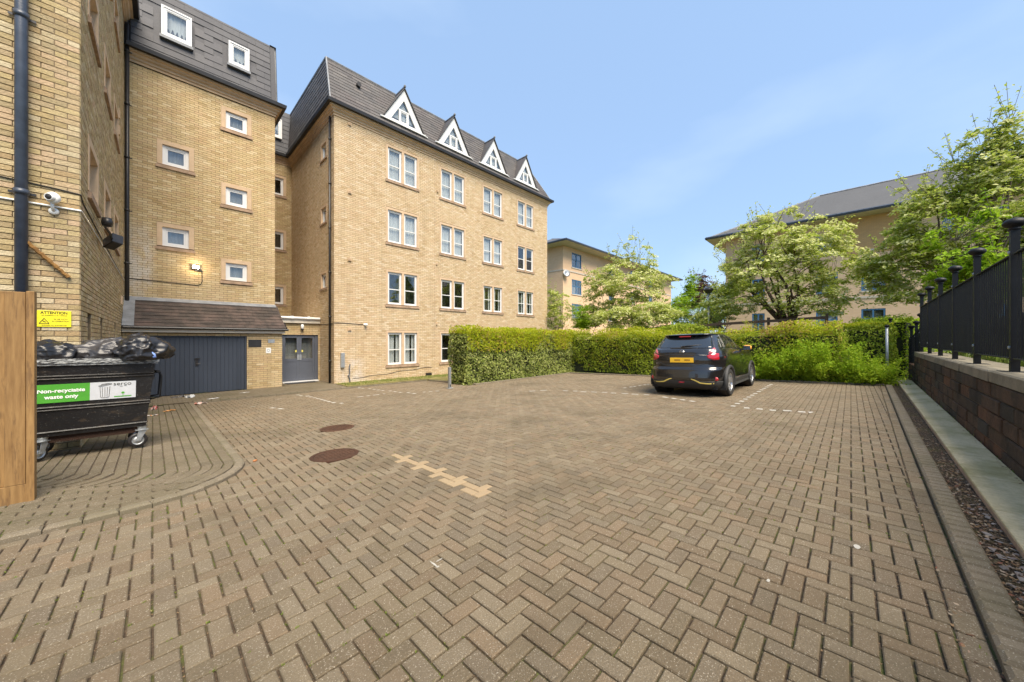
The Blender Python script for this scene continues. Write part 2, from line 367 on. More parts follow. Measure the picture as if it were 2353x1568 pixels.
# ---- kerb path of the pavement on the left: along X at Y=4.52, round the corner, along Y at X=.8
KX, KY, KR = .80, 4.52, 1.0
def kerb_path(d, step=.1, x0=-3.2, y1=YK):
    """points along the line at distance d inside the kerb (towards the wall)"""
    r = max(KR-d, .30); cx, cy = KX-d-r, KY+d+r; P = []
    L1 = cx-x0; n = max(1, int(L1/step))
    for i in range(n+1): P.append((x0+L1*i/n, KY+d))
    na = max(3, int(r*math.pi/2/step))
    for i in range(1, na+1):
        a = -math.pi/2+math.pi/2*i/na; P.append((cx+r*math.cos(a), cy+r*math.sin(a)))
    n = max(1, int((y1-cy)/step))
    for i in range(1, n+1): P.append((KX-d, cy+(y1-cy)*i/n))
    return [Vector((p[0], p[1], 0)) for p in P]
def inside_pavement(x, y):
    if x > KX-.0 or y < KY: return False
    cx, cy = KX-KR, KY+KR
    if x > cx and y < cy: return (x-cx)**2+(y-cy)**2 < KR**2
    return True
def ZW(x, y):
    """surface of the raised pavement"""
    d = max(0, min(KX-x, y-KY))
    return G(x, y)+.042+.03*min(d, 2.0)*smooth(YK, YK-3, y)

# ---- herringbone blocks
yp = Pool(yard, 'paving_block', MAT['paver'], .005)
pale = [tuple(q) for q in []]
PALE = [px(x, y) for x, y in [(924, 1046), (947, 1043), (936, 1054), (960, 1052), (967, 1058), (953, 1064), (957, 1072), (972, 1078), (985, 1071), (1000, 1079), (988, 1087), (1004, 1098), (1022, 1093), (1038, 1104), (1010, 1110), (1030, 1112), (1050, 1112), (1072, 1116), (1094, 1122), (1112, 1132), (1052, 1122)]]
palemb = Pool(yard, 'pale_paving_block', MAT['paver_pale'], .006, minfull=.5)
PL0, PL1 = px(918, 1049), px(1108, 1129)
def seg_d(x, y):
    d = PL1-PL0; t_ = max(0, min(1, ((x-PL0.x)*d.x+(y-PL0.y)*d.y)/(d.x*d.x+d.y*d.y))); return math.hypot(x-PL0.x-d.x*t_, y-PL0.y-d.y*t_)
nslope = Vector((0, SLOPE, 1)).normalized()
def lay(cx, cy, hu, hv, rot=0., pool=None, z=None, n=None, lift=0):
    a = rot+random.uniform(-.008, .008); u = Vector((math.cos(a), math.sin(a), 0)); nrm = (n or nslope).copy()
    nrm += Vector((random.uniform(-.008, .008), random.uniform(-.008, .008), 0)); nrm.normalize()
    v = nrm.cross(u).normalized(); u = v.cross(nrm)
    zz = (G(cx, cy) if z is None else z)+random.uniform(-.0022, .0018)+lift
    (pool or yp).add(Vector((cx, cy, zz))-nrm*.02, u, v, nrm, hu-.0044-random.uniform(0, .0014), hv-.0044-random.uniform(0, .0014), .02)
XA, XB = -3.2, 14.58
def kerbY(x): return -.46-.022*(x-3.2)       # right hand kerb line
holes = [(px(769, 1046), .265), (px(775, 984), .255)]
MU = .094                                    # block module
for j in range(-10, 144):
    for i in range(-35, 157):
        k = (i-j) % 4
        if k == 0: bx, by, hu, hv = (i+1)*MU, (j+.5)*MU, MU, MU/2
        elif k == 3: bx, by, hu, hv = (i+.5)*MU, (j+1)*MU, MU/2, MU
        else: continue
        if bx-hu < XA or by-hv > YK-.01: continue
        if bx-hu > 14.63 or (bx-hu > 8.5 and by-hv > 10.11): continue
        if all(inside_pavement(bx+a_*hu, by+b_*hv) for a_ in (-1, 1) for b_ in (-1, 1)): continue
        lim = kerbY(bx)+.104; y0_, y1_ = max(by-hv, lim), by+hv
        if y1_-y0_ < .018: continue
        by, hv = (y0_+y1_)/2, (y1_-y0_)/2
        if any((bx-h.x)**2+(by-h.y)**2 < r*r for h, r in holes): continue
        if k == 0: u_len, w_len, rot = MU, hv, 0
        else: u_len, w_len, rot = hv, MU/2, math.pi/2
        isp = seg_d(bx, by) < .085
        lay(bx, by, u_len, w_len, rot, palemb if isp else yp)
# edge course beside the right kerb
x = -3.2
while x < 14.4:
    lay(x+.1, kerbY(x)+.052, .1, .05, -.022, lift=-.003); x += .2
yp.finish(); palemb.finish()

# ---- kerbs
kb = Pool(yard, 'kerb_block', MAT['kerb'], .016)
def kerb_line(P, L, w, h, out=0, pool=kb, drop=0):
    """blocks of length L along the polyline P"""
    cum = [0]
    for a, b_ in zip(P, P[1:]): cum.append(cum[-1]+(b_-a).length)
    s = 0
    while s+L*.6 < cum[-1]:
        c = s+L/2; k = max(i for i in range(len(cum)) if cum[i] <= min(c, cum[-1]-1e-6)); k = min(k, len(P)-2)
        d = (P[k+1]-P[k]).normalized(); q = P[k]+d*(c-cum[k]); nrm = nslope if q.y < YK else Z_
        side = Vector((-d.y, d.x, 0)); u = (d-nrm*d.dot(nrm)).normalized(); v = nrm.cross(u)
        q = q+side*(w/2+out); q.z = G(q.x, q.y)+h-drop+random.uniform(-.004, .003)
        pool.add(q-nrm*.06, u, v, nrm, L/2-.003, w/2, .06); s += L
kerb_line(kerb_path(0, .05), .2, .10, .046)
kerb_line([Vector((KX+.0, YK, 0)), Vector((8.45, YK, 0))], .2, .10, .055)
kerb_line([Vector((8.45, YK, 0)), Vector((8.45, 10.1, 0))], .2, .10, .05)
kerb_line([Vector((8.45, 10.1, 0)), Vector((14.62, 10.1, 0))], .2, .10, .05)
kerb_line([Vector((14.62, 10.1, 0)), Vector((14.62, -.72, 0))], .2, .10, .05)
kerb_line([Vector((x_, kerbY(x_), 0)) for x_ in (14.6, 10, 6, 2, -3.2)], .1, .125, .045)
kb.finish()

# ---- raised pavement on the left with rows that follow the kerb
mb = MB(); step = .25
for i in range(20):
    for j in range(60):
        x0, x1, y0, y1 = KX-.1-(i+1)*step, KX-.1-i*step, KY+.08+j*.18, KY+.08+(j+1)*.18
        if x1 < -3.3 or not inside_pavement(x1+.02, y0-.02): continue
        mb.quad((x0, y0, ZW(x0, y0)-.012), (x1, y0, ZW(x1, y0)-.012), (x1, y1, ZW(x1, y1)-.012), (x0, y1, ZW(x0, y1)-.012))
mb.quad((-1.2, YK, ZP-.012), (8.45, YK, ZP-.012), (8.45, 22, ZP-.012), (-1.2, 22, ZP-.012))
pave = mb.build('pavement', MAT['bed']); tag(pave, kind='structure')
pw = Pool(pave, 'pavement_block', MAT['paver_walk'], .005)
for row in range(24):
    d = .1+.1*row+.05; P = kerb_path(d, .05, y1=YK-.02)
    cum = [0]
    for a, b_ in zip(P, P[1:]): cum.append(cum[-1]+(b_-a).length)
    s = .1*(row % 2); L = .2; off = kerb_path(d)[0]
    while s+L*.5 < cum[-1]:
        c = s+L/2; k = min(max(i for i in range(len(cum)) if cum[i] <= c), len(P)-2)
        dd = (P[k+1]-P[k]).normalized(); q = P[k]+dd*(c-cum[k])
        n_ = Vector((ZW(q.x-.05, q.y)-ZW(q.x+.05, q.y), ZW(q.x, q.y-.05)-ZW(q.x, q.y+.05), .1)).normalized()
        if q.x > -.72 or q.y < 7.9: lay(q.x, q.y, L/2, .05, math.atan2(dd.y, dd.x), pw, ZW(q.x, q.y), n_)
        s += L
# level strip in front of the garage and entrance
for r_ in range(34):
    y = YK+.15+.1*r_; x = -1.0+.1*(r_ % 2)
    while x < 5.0:
        if y < 15.25 or (x > 3.45 and y < 16.35): lay(x+.1, y, .1, .05, 0, pw, ZP, Z_)
        x += .2
pw.finish()

# ---- strip of soil, concrete path, retaining wall ground on the right
def strip(name, d0, d1, z0, z1, mat, parent=None, xa=-2.0, xb=16.2, n=60, thick=.05, jit=0):
    vs = []; fs = []
    for i in range(n+1):
        x = xa+(xb-xa)*i/n; y = kerbY(x); j0 = jit*noise.noise(Vector((x*3, 0, 5)))
        vs += [(x, y-d0+j0, z0), (x, y-d1, z1), (x, y-d1, z1-thick), (x, y-d0+j0, z0-thick)]
    for i in range(n):
        k = i*4
        for a in range(4): fs.append((k+a, k+(a+1) % 4, k+4+(a+1) % 4, k+4+a))
    mb = MB(); mb.add(vs, fs); return mb.build(name, mat, parent)
m, t, b = nodes('leaf_litter_soil')
c = mixc(t, noise_fac(t, 30, 5), (.035, .022, .012), (.10, .065, .035)); c = mixc(t, noise_fac(t, 3, 3, lo=.5, hi=.7), c, (.085, .07, .018)); c = mixc(t, noise_fac(t, 120, 2, lo=.6, hi=.66), c, (.36, .28, .19))
t.links.new(c, b.inputs['Base Color']); b.inputs['Roughness'].default_value = 1; bump(t, b, noise_fac(t, 60, 4), 1, .02); MAT['soil'] = m
soil = strip('soil_strip', .12, .30, .035, .05, MAT['soil'], thick=.12); tag(soil, kind='structure')
path = strip('concrete_path', .27, .585, .082, .10, MAT['sill'], thick=.1); tag(path, kind='structure')
cp = Pool(path, 'path_slab', MAT['concrete'], .006)
x = -2.0; 
while x < 15.6:
    L = .9+random.uniform(-.02, .02); xm = x+L/2; u = Vector((1, -.022, 0)).normalized(); n_ = Vector((0, .05, 1)).normalized(); v = n_.cross(u)
    cp.add(Vector((xm, kerbY(xm)-.425, .094)), u, v, n_, L/2-.004, .153, .02); x += L
cp.finish()
# leaf litter, chips and stones on the soil
lit = MB(); random.seed(3)
for i in range(3800):
    x = random.choice([random.uniform(.5, 9), random.uniform(1, 6)]); w = random.random()
    if w < .68: y = kerbY(x)-.12-random.uniform(0, .16); z = .048
    elif w < .80: y = kerbY(x)-.54-random.random()**2*.05; z = .116
    else: y = kerbY(x)+.10-abs(random.gauss(0, .05)); z = .004
    s_ = random.uniform(.004, .016)
    a = random.uniform(0, 6.3); d1 = Vector((math.cos(a), math.sin(a), random.uniform(-.3, .3)))*s_; d2 = Vector((-math.sin(a), math.cos(a), random.uniform(-.4, .4)))*s_*.55
    p = Vector((x, y, z+random.uniform(0, .006))); lit.add([p-d1, p-d2, p+d1, p+d2], [(0, 1, 2, 3)])
MAT['litter'] = M_pieces('dry_leaf_bits', [(.16, .09, .045), (.30, .20, .11), (.08, .05, .03), (.42, .34, .24), (.20, .08, .05), (.12, .10, .05)], .9, 0)
lt = lit.build('leaf_litter', MAT['litter']); tag(lt, kind='stuff')
gst = MB()
for i in range(150):
    x = random.uniform(.6, 4.6); y = kerbY(x)-.15-random.random()*.12; s_ = random.uniform(.008, .026)
    vs = [Vector((x, y, .05))+Vector((random.gauss(0, 1), random.gauss(0, 1), random.uniform(.1, .9))).normalized()*s_ for _ in range(7)]
    bm = bmesh.new()
    for q in vs: bm.verts.new(q)
    bmesh.ops.convex_hull(bm, input=bm.verts); bm.verts.ensure_lookup_table(); bm.verts.index_update()
    gst.add([v.co.copy() for v in bm.verts], [tuple(v.index for v in f.verts) for f in bm.faces]); bm.free()
MAT['pebble'] = M_pieces('grey_brown_stones', [(.20, .17, .15), (.30, .27, .25), (.24, .18, .15), (.36, .33, .30)], .9, 40)
tag(gst.build('gravel', MAT['pebble']), kind='stuff')

# ---- retaining wall
rw = empty('retaining_wall', (10, -1.3, .1), 'low retaining wall of dark stained stone blocks below the black railings', 'wall')
wallY = lambda x: kerbY(x)-.60
XW1 = 15.35; dirw = Vector((1, -.022, 0)).normalized(); nw = Vector((.022, 1, 0)).normalized()
mb = MB(); mb.add([(-3, wallY(-3)-.012, 0), (XW1, wallY(XW1)-.012, 0), (XW1, wallY(XW1)-.5, 0), (-3, wallY(-3)-.5, 0), (-3, wallY(-3)-.012, .96), (XW1, wallY(XW1)-.012, .96), (XW1, wallY(XW1)-.5, .96), (-3, wallY(-3)-.5, .96)], BOXF.tolist())
mb.build('core', MAT['timber_dark'], rw)
rp = Pool(rw, 'stone_block', MAT['retain'], .012, minfull=.5); cpn = Pool(rw, 'coping_stone', MAT['coping'], .015, minfull=.5)
random.seed(21)
ch = .165
for r_ in range(5):
    x = -3-random.random()*.5
    while x < XW1:
        L = random.choice([.5, .65, .8, .95]); xe = min(x+L, XW1); xm = (x+xe)/2
        rp.add(Vector((xm, wallY(xm)-.06+random.uniform(-.010, .008), .05+ch*(r_+.5))), dirw, Z_, nw, (xe-x)/2-.006, ch/2-.006, .07); x += L
x = -3
while x < XW1:
    L = random.choice([.9, 1.1, 1.3]); xe = min(x+L, XW1); xm = (x+xe)/2
    cpn.add(Vector((xm, wallY(xm)-.21, .945)), dirw, nw, Z_, (xe-x)/2-.005, .225+random.uniform(-.006, .006), .063); x += L
for r_ in range(3):                                           # the lower step at the far end
    for q in range(3):
        xm = XW1+.32+.6*q; rp.add(Vector((xm, wallY(xm)-.10, .05+.18*(r_+.5))), dirw, Z_, nw, .296, .085, .12)
rp.finish(); cpn.finish()
# raised ground behind it
mb = MB()
for i in range(22):
    x0, x1 = -3+i*.85, -3+(i+1)*.85
    mb.add([(x0, wallY(x0)-.44, .965), (x1, wallY(x1)-.44, .965), (x1, -3.4, 1.0), (x0, -3.4, 1.0)], [(0, 3, 2, 1)])
tag(mb.build('raised_bed', MAT['soil']), kind='structure')

# ================================================================== WALLS AND OPENINGS
def sub_iv(a, b, cuts):
    iv = [(a, b)]
    for c0, c1 in cuts:
        nv = []
        for x0, x1 in iv:
            if c1 <= x0 or c0 >= x1: nv.append((x0, x1)); continue
            if c0 > x0: nv.append((x0, c0))
            if c1 < x1: nv.append((c1, x1))
        iv = nv
    return iv
def wall(th, O, U, N, u0, u1, z0, z1, ops=(), mort='mortar', thick=.28, pool=None, zbase=None, bond=0, name='wall', rise=.075, bl=.225, tooth=True):
    """wall body with openings, and a skin of real bricks in front of it"""
    U, N = U.normalized(), N.normalized()
    us = sorted(set([u0, u1]+[o[0] for o in ops]+[o[1] for o in ops])); zs = sorted(set([z0, z1]+[o[2] for o in ops]+[o[3] for o in ops]))
    us = [q for q in us if u0 <= q <= u1]; zs = [q for q in zs if z0 <= q <= z1]
    mb = MB()
    for a, b_ in zip(us, us[1:]):
        for c_, d in zip(zs, zs[1:]):
            um, zm = (a+b_)/2, (c_+d)/2
            if any(o[0] < um < o[1] and o[2] < zm < o[3] for o in ops): continue
            P = [O+U*a-N*.009, O+U*b_-N*.009, O+U*b_-N*thick, O+U*a-N*thick]
            mb.add([p+Z_*c_ for p in P]+[p+Z_*d for p in P], [(0, 1, 5, 4), (1, 2, 6, 5), (2, 3, 7, 6), (3, 0, 4, 7), (4, 5, 6, 7), (3, 2, 1, 0)])
    w = mb.build(name, MAT[mort], th)
    if pool is None: return w
    zb = z0 if zbase is None else zbase; k0 = int(math.floor((z0-zb)/rise+1e-6)); k = k0
    while zb+k*rise < z1-.01:
        a, b_ = max(z0, zb+k*rise), min(z1, zb+(k+1)*rise)
        if b_-a > .02:
            zm = (a+b_)/2; cuts = [(o[0], o[1]) for o in ops if o[2] < zm < o[3]]
            for s, e in sub_iv(u0, u1, cuts):
                off = (bl/2 if k % 2 else 0)+bond; u = math.floor((s-off)/bl)*bl+off
                while u < e:
                    p, q = max(u, s), min(u+bl, e)
                    if q-p > .025:
                        prd = .0015+random.random()*.0045
                        pool.add(O+U*((p+q)/2)+Z_*zm+N*(prd-.02), U, Z_, N, (q-p)/2-.0048, (b_-a)/2-.0052, .02)
                    u += bl
        k += 1
    return w
def frame_box(mb, O, U, N, u0, u1, z0, z1, d0, d1, w, cham=0):
    """picture-frame of four bars between depth d0 (front) and d1 (back)"""
    def bar(a, b_, c_, d):
        P = [O+U*a+N*d0, O+U*b_+N*d0, O+U*b_+N*d1, O+U*a+N*d1]
        mb.add([p+Z_*c_ for p in P]+[p+Z_*d for p in P], [(0, 1, 5, 4), (1, 2, 6, 5), (2, 3, 7, 6), (3, 0, 4, 7), (4, 5, 6, 7), (3, 2, 1, 0)])
    wl, wr, wb, wt = (w if isinstance(w, (tuple, list)) else (w,)*4)
    bar(u0, u0+wl, z0, z1); bar(u1-wr, u1, z0, z1); bar(u0+wl, u1-wr, z0, z0+wb); bar(u0+wl, u1-wr, z1-wt, z1)
def obox(mb, O, U, N, u0, u1, z0, z1, d0, d1):
    P = [O+U*u0+N*d0, O+U*u1+N*d0, O+U*u1+N*d1, O+U*u0+N*d1]
    mb.add([p+Z_*z0 for p in P]+[p+Z_*z1 for p in P], [(0, 1, 5, 4), (1, 2, 6, 5), (2, 3, 7, 6), (3, 0, 4, 7), (4, 5, 6, 7), (3, 2, 1, 0)])
def curtain_mesh(O, U, N, u0, u1, z0, z1, d, wav=.010, n=26, fold=.055):
    mb = MB(); mb.smooth = True; vs = []
    ph = random.random()*9
    for i in range(n+1):
        u = u0+(u1-u0)*i/n; w = wav*math.sin(u/fold*6.28/2+ph)+wav*.6*noise.noise(Vector((u*9, ph, z0)))
        for z in (z0, z1): vs.append(O+U*u+Z_*z+N*(d+w))
    mb.add(vs, [(2*i, 2*i+2, 2*i+3, 2*i+1) for i in range(n)]); return mb
def light_frame(win, O, U, N, a, b_, z0, z1, d, mat='upvc', transom=None, fw=.05, curtain='curtain', cover=1.0, tilt=False, fwm=None, room=True):
    """one casement: frame, pane(s), curtain, dark reveal"""
    f = MB(); frame_box(f, O, U, N, a, b_, z0, z1, d, d-.06, fw)
    frame_box(f, O, U, N, a+fw, b_-fw, z0+fw, z1-fw, d-.012, d-.055, fw*.55)
    if transom: zt = z0+(z1-z0)*transom; obox(f, O, U, N, a+fw*1.5, b_-fw*1.5, zt-.019, zt+.019, d-.010, d-.05)
    fo = f.build('frame', MAT[mat], win)
    p = MB(); e = fw*1.45
    if transom:
        zt = z0+(z1-z0)*transom
        for q0, q1 in ((z0+e, zt-.017), (zt+.017, z1-e)):
            p = MB(); obox(p, O, U, N, a+e, b_-e, q0, q1, d-.030, d-.036); p.build('pane', MAT['glass'], win)
    else:
        obox(p, O, U, N, a+e, b_-e, z0+e, z1-e, d-.030, d-.036); p.build('pane', MAT['glass'], win)
    if curtain:
        if cover >= 1: curtain_mesh(O, U, N, a+fw, b_-fw, z0+fw*.5, z1-fw*.5, d-.13).build('curtain', MAT[curtain], win)
        else:
            w = (b_-a)*cover/2
            mbx = curtain_mesh(O, U, N, a+fw, a+fw+w, z0+fw*.5, z1-fw*.5, d-.13); o2 = curtain_mesh(O, U, N, b_-fw-w*.5, b_-fw, z0+fw*.5, z1-fw*.5, d-.13)
            k = len(mbx.v); mbx.v += o2.v; mbx.f += [tuple(i+k for i in f_) for f_ in o2.f]; mbx.mi += o2.mi; mbx.sm += o2.sm
            mbx.build('curtain', MAT[curtain], win)
    if room:
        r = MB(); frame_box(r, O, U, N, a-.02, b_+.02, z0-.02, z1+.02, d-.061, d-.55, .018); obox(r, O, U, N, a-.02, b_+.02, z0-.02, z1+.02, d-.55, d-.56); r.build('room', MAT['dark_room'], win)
def surround(th, O, U, N, u0, u1, z0, z1, sw=.09, top=.10, sill=.10, mull=None, name='window'):
    """stone surround standing 12 mm proud; returns the window part"""
    s = MB(); frame_box(s, O, U, N, u0, u1, z0+sill, z1, .014, -.16, (sw, sw, .004, top))
    if mull: obox(s, O, U, N, mull-.055, mull+.055, z0+sill+.003, z1-top, .012, -.16)
    w = s.build(name, MAT['stone'], th)
    k = MB(); P = [O+U*(u0-.03)+N*.045, O+U*(u1+.03)+N*.045, O+U*(u1+.03)-N*.16, O+U*(u0-.03)-N*.16]
    k.add([p+Z_*z0 for p in P]+[P[0]+Z_*(z0+sill-.03), P[1]+Z_*(z0+sill-.03), P[2]+Z_*(z0+sill+.003), P[3]+Z_*(z0+sill+.003)], [(0, 1, 5, 4), (1, 2, 6, 5), (2, 3, 7, 6), (3, 0, 4, 7), (4, 5, 6, 7), (3, 2, 1, 0)])
    k.build('sill', MAT['sill'], w); return w
def slates(pool, O, U, Vd, N, rng, v1, row, wid, lap=1.25, v0=0):
    """courses of slates on a plane; rng(v) gives the ends of the course"""
    k = 0; v = v0; tilt = .014/row
    while v < v1-.03:
        a, b_ = rng(v+row/2); u = a-(wid/2 if k % 2 else 0)
        while u < b_:
            p, q = max(a, u), min(b_, u+wid); 
            if q-p > .03:
                jz = random.uniform(-.002, .002); vv = (Vd-N*tilt).normalized(); n2 = U.cross(vv).normalized()
                if n2.dot(N) < 0: n2 = -n2
                hh = min(row*lap, (v1-v)+.02)
                pool.add(O+U*((p+q)/2)+Vd*(v+hh/2)+N*(.010+jz+random.uniform(0, .002)), U, vv, n2, (q-p)/2-.0025, hh/2, .004)
            u += wid
        v += row; k += 1
def cornice(mb, pts_in, out, prof):
    """moulding: profile (offset, z) swept along a 2-D line with outward normals"""
    rings = []
    for (p, n) in zip(pts_in, out): rings.append([p+n*o+Z_*z for o, z in prof])
    k = len(prof); vs = [v for r in rings for v in r]
    mb.add(vs, [(i*k+j, i*k+j+1, (i+1)*k+j+1, (i+1)*k+j) for i in range(len(rings)-1) for j in range(k-1)])
# ================================================================== MAIN BUILDING (right of the entrance)
random.seed(5)
MX0, MX1, MY, MYR = 5.02, 18.55, 14.70, 20.8
ZE, ZR = 10.62, 12.98                   # gutter and ridge
main = empty('apartment_block', (MX0, MY, ZP), 'long four storey buff brick apartment block with grey mansard roof and four white triangular dormers', 'building')
bp = Pool(main, 'brick', MAT['brick_main'])
cen = [7.98, 10.78, 13.58, 16.38]; sills = [.10, 2.80, 5.56, 8.34]; WH = 1.56; WW = .81
ops = [(c-WW+.0, c+WW, z, z+WH+.1) for c in cen for z in sills]
Of = Vector((0, MY, 0))
wall(main, Of, X_, -Y_, MX0, MX1, ZP-.3, 10.30, ops, 'mortar_main', pool=bp, zbase=ZP-.3)
sops = [(15.5, 16.3, 3.42, 4.20), (15.5, 16.3, 6.18, 6.98), (15.5, 16.3, 8.86, 9.66)]
Os = Vector((MX0, 0, 0))
wall(main, Os, Y_, -X_, MY, MYR, ZP-.3, 10.30, sops, 'mortar_main', pool=bp, zbase=ZP-.3, bond=.05)
wall(main, Vector((MX1, 0, 0)), Y_, X_, MY, 26, ZP-.3, 10.30, [], 'mortar_main', pool=None)
wall(main, Vector((0, 26, 0)), X_, Y_, MX0, MX1, ZP-.3, 10.30, [], 'mortar_main', pool=None)
bp.finish()
random.seed(9)
tiltset = {(0, 3), (0, 2)}
for i, c in enumerate(cen):
    for j, z in enumerate(sills):
        w = surround(main, Of, X_, -Y_, c-WW, c+WW, z, z+WH+.1, .085, .10, .12, mull=c)
        cu, cov = ('curtain', 1.0)
        if j == 1: cu, cov = [('curtain_grey', .25), (None, 0), ('curtain', .62), ('curtain', .8)][i]
        if j == 0: cu, cov = [('curtain', .95), (None, 0), ('curtain', 1), ('curtain', 1)][i]
        if (i, j) == (3, 2): cu, cov = None, 0
        for a, b_ in ((c-WW+.085, c-.055), (c+.055, c+WW-.085)):
            light_frame(w, Of, X_, -Y_, a, b_, z+.12, z+WH, -.045, transom=.47, fw=.058, curtain=cu, cover=cov)
for (a, b_, c_, d) in sops:
    w = surround(main, Os, Y_, -X_, a, b_, c_, d, .09, .09, .09)
    light_frame(w, Os, Y_, -X_, a+.09, b_-.09, c_+.09, d-.09, -.06, fw=.05, curtain='curtain')
# cornice, gutter
prof = [(0, -.36), (.03, -.36), (.03, -.29), (.07, -.27), (.07, -.20), (.12, -.17), (.14, -.11), (.20, -.09), (.20, -.03), (0, -.03)]
d_ = Vector((-1, -1, 0)); mb = MB()
cornice(mb, [Vector((MX0, MYR, ZE)), Vector((MX0, MY, ZE)), Vector((MX1, MY, ZE)), Vector((MX1, 26, ZE))], [-X_, d_, Vector((1, -1, 0)), X_], prof)
mb.build('cornice', MAT['stone'], main)
gp = [(.18, -.03), (.32, -.03), (.34, .09), (.31, .09), (.29, .0), (.18, .0)]
mb = MB(); cornice(mb, [Vector((MX0, MYR, ZE)), Vector((MX0, MY, ZE)), Vector((MX1, MY, ZE)), Vector((MX1, 26, ZE))], [-X_, d_, Vector((1, -1, 0)), X_], gp)
mb.build('gutter', MAT['black'], main)
# mansard
RB = .20                                 # eave of the slates beyond the wall
e0, e1 = Vector((MX0-RB, MY-RB, ZE+.02)), Vector((MX1+RB, MY-RB, ZE+.02))
r0, r1 = Vector((MX0-.02, MY+.85, ZR)), Vector((MX1-1.25, MY+.85, ZR))
mb = MB(); b0, b1 = Vector((MX0-RB, 24, ZE+.02)), Vector((MX0-.02, 24, ZR)); c0, c1 = Vector((MX1+RB, 26, ZE+.02)), Vector((MX1-1.25, 26, ZR))
mb.add([e0, e1, r1, r0, b0, b1, c0, c1], [(0, 1, 2, 3), (4, 0, 3, 5), (1, 6, 7, 2), (3, 2, 7, 5), (0, 4, 6, 1)]); mb.build('roof', MAT['slate_main'], main)
sp = Pool(main, 'slate', MAT['slate_main'])
Vf = (r0-e0); Vf = Vector((0, .85+RB, ZR-ZE-.02)); LF = Vf.length; Vf.normalize(); Nf = Vector((0, -Vf.z, Vf.y))
dorm = [7.98+.05, 10.82, 13.62, 16.38]; DW, DZ, DH = 1.0, 11.10, 1.68
def rngf(v):
    f = v/LF; return (e0.x+(r0.x-e0.x)*f, e1.x+(r1.x-e1.x)*f)
slates(sp, Vector((0, e0.y, e0.z)), X_, Vf, Nf, rngf, LF, .19, .40)
Vs = Vector((RB-.02, 0, ZR-ZE-.02)); LS = Vs.length; Vs.normalize(); Ns = Vector((-Vs.z, 0, Vs.x))
slates(sp, Vector((e0.x, 0, e0.z)), Y_, Vs, Ns, lambda v: (e0.y+(r0.y-e0.y)*v/LS, MYR), LS, .19, .40)
sp.finish()
# the recess wall's own slate face is part of the tower block below
hp = MB(); hp.tube([e0+Vector((-.01, -.01, .02)), r0+Vector((-.01, -.02, .03))], .035, 6); hp.build('hip_flashing', MAT['lead'], main)
rd = MB(); rd.tube([r0+Z_*.02, r1+Z_*.02], .05, 6); rd.tube([r0+Z_*.02, Vector((r0.x, 24, ZR+.02))], .05, 6); rd.tube([r1+Z_*.02, e1+Z_*.03], .035, 6); rd.build('ridge', MAT['lead'], main)
vt = MB(); p_ = Vector((6.15, MY+.5, 12.2)); vt.lathe([(.0, -.1), (.09, -.1), (.09, .03), (.06, .08), (0, .08)], p_+Vector((0, -.05, .05)), 'y', 14); vt.build('roof_vent', MAT['black'], main)
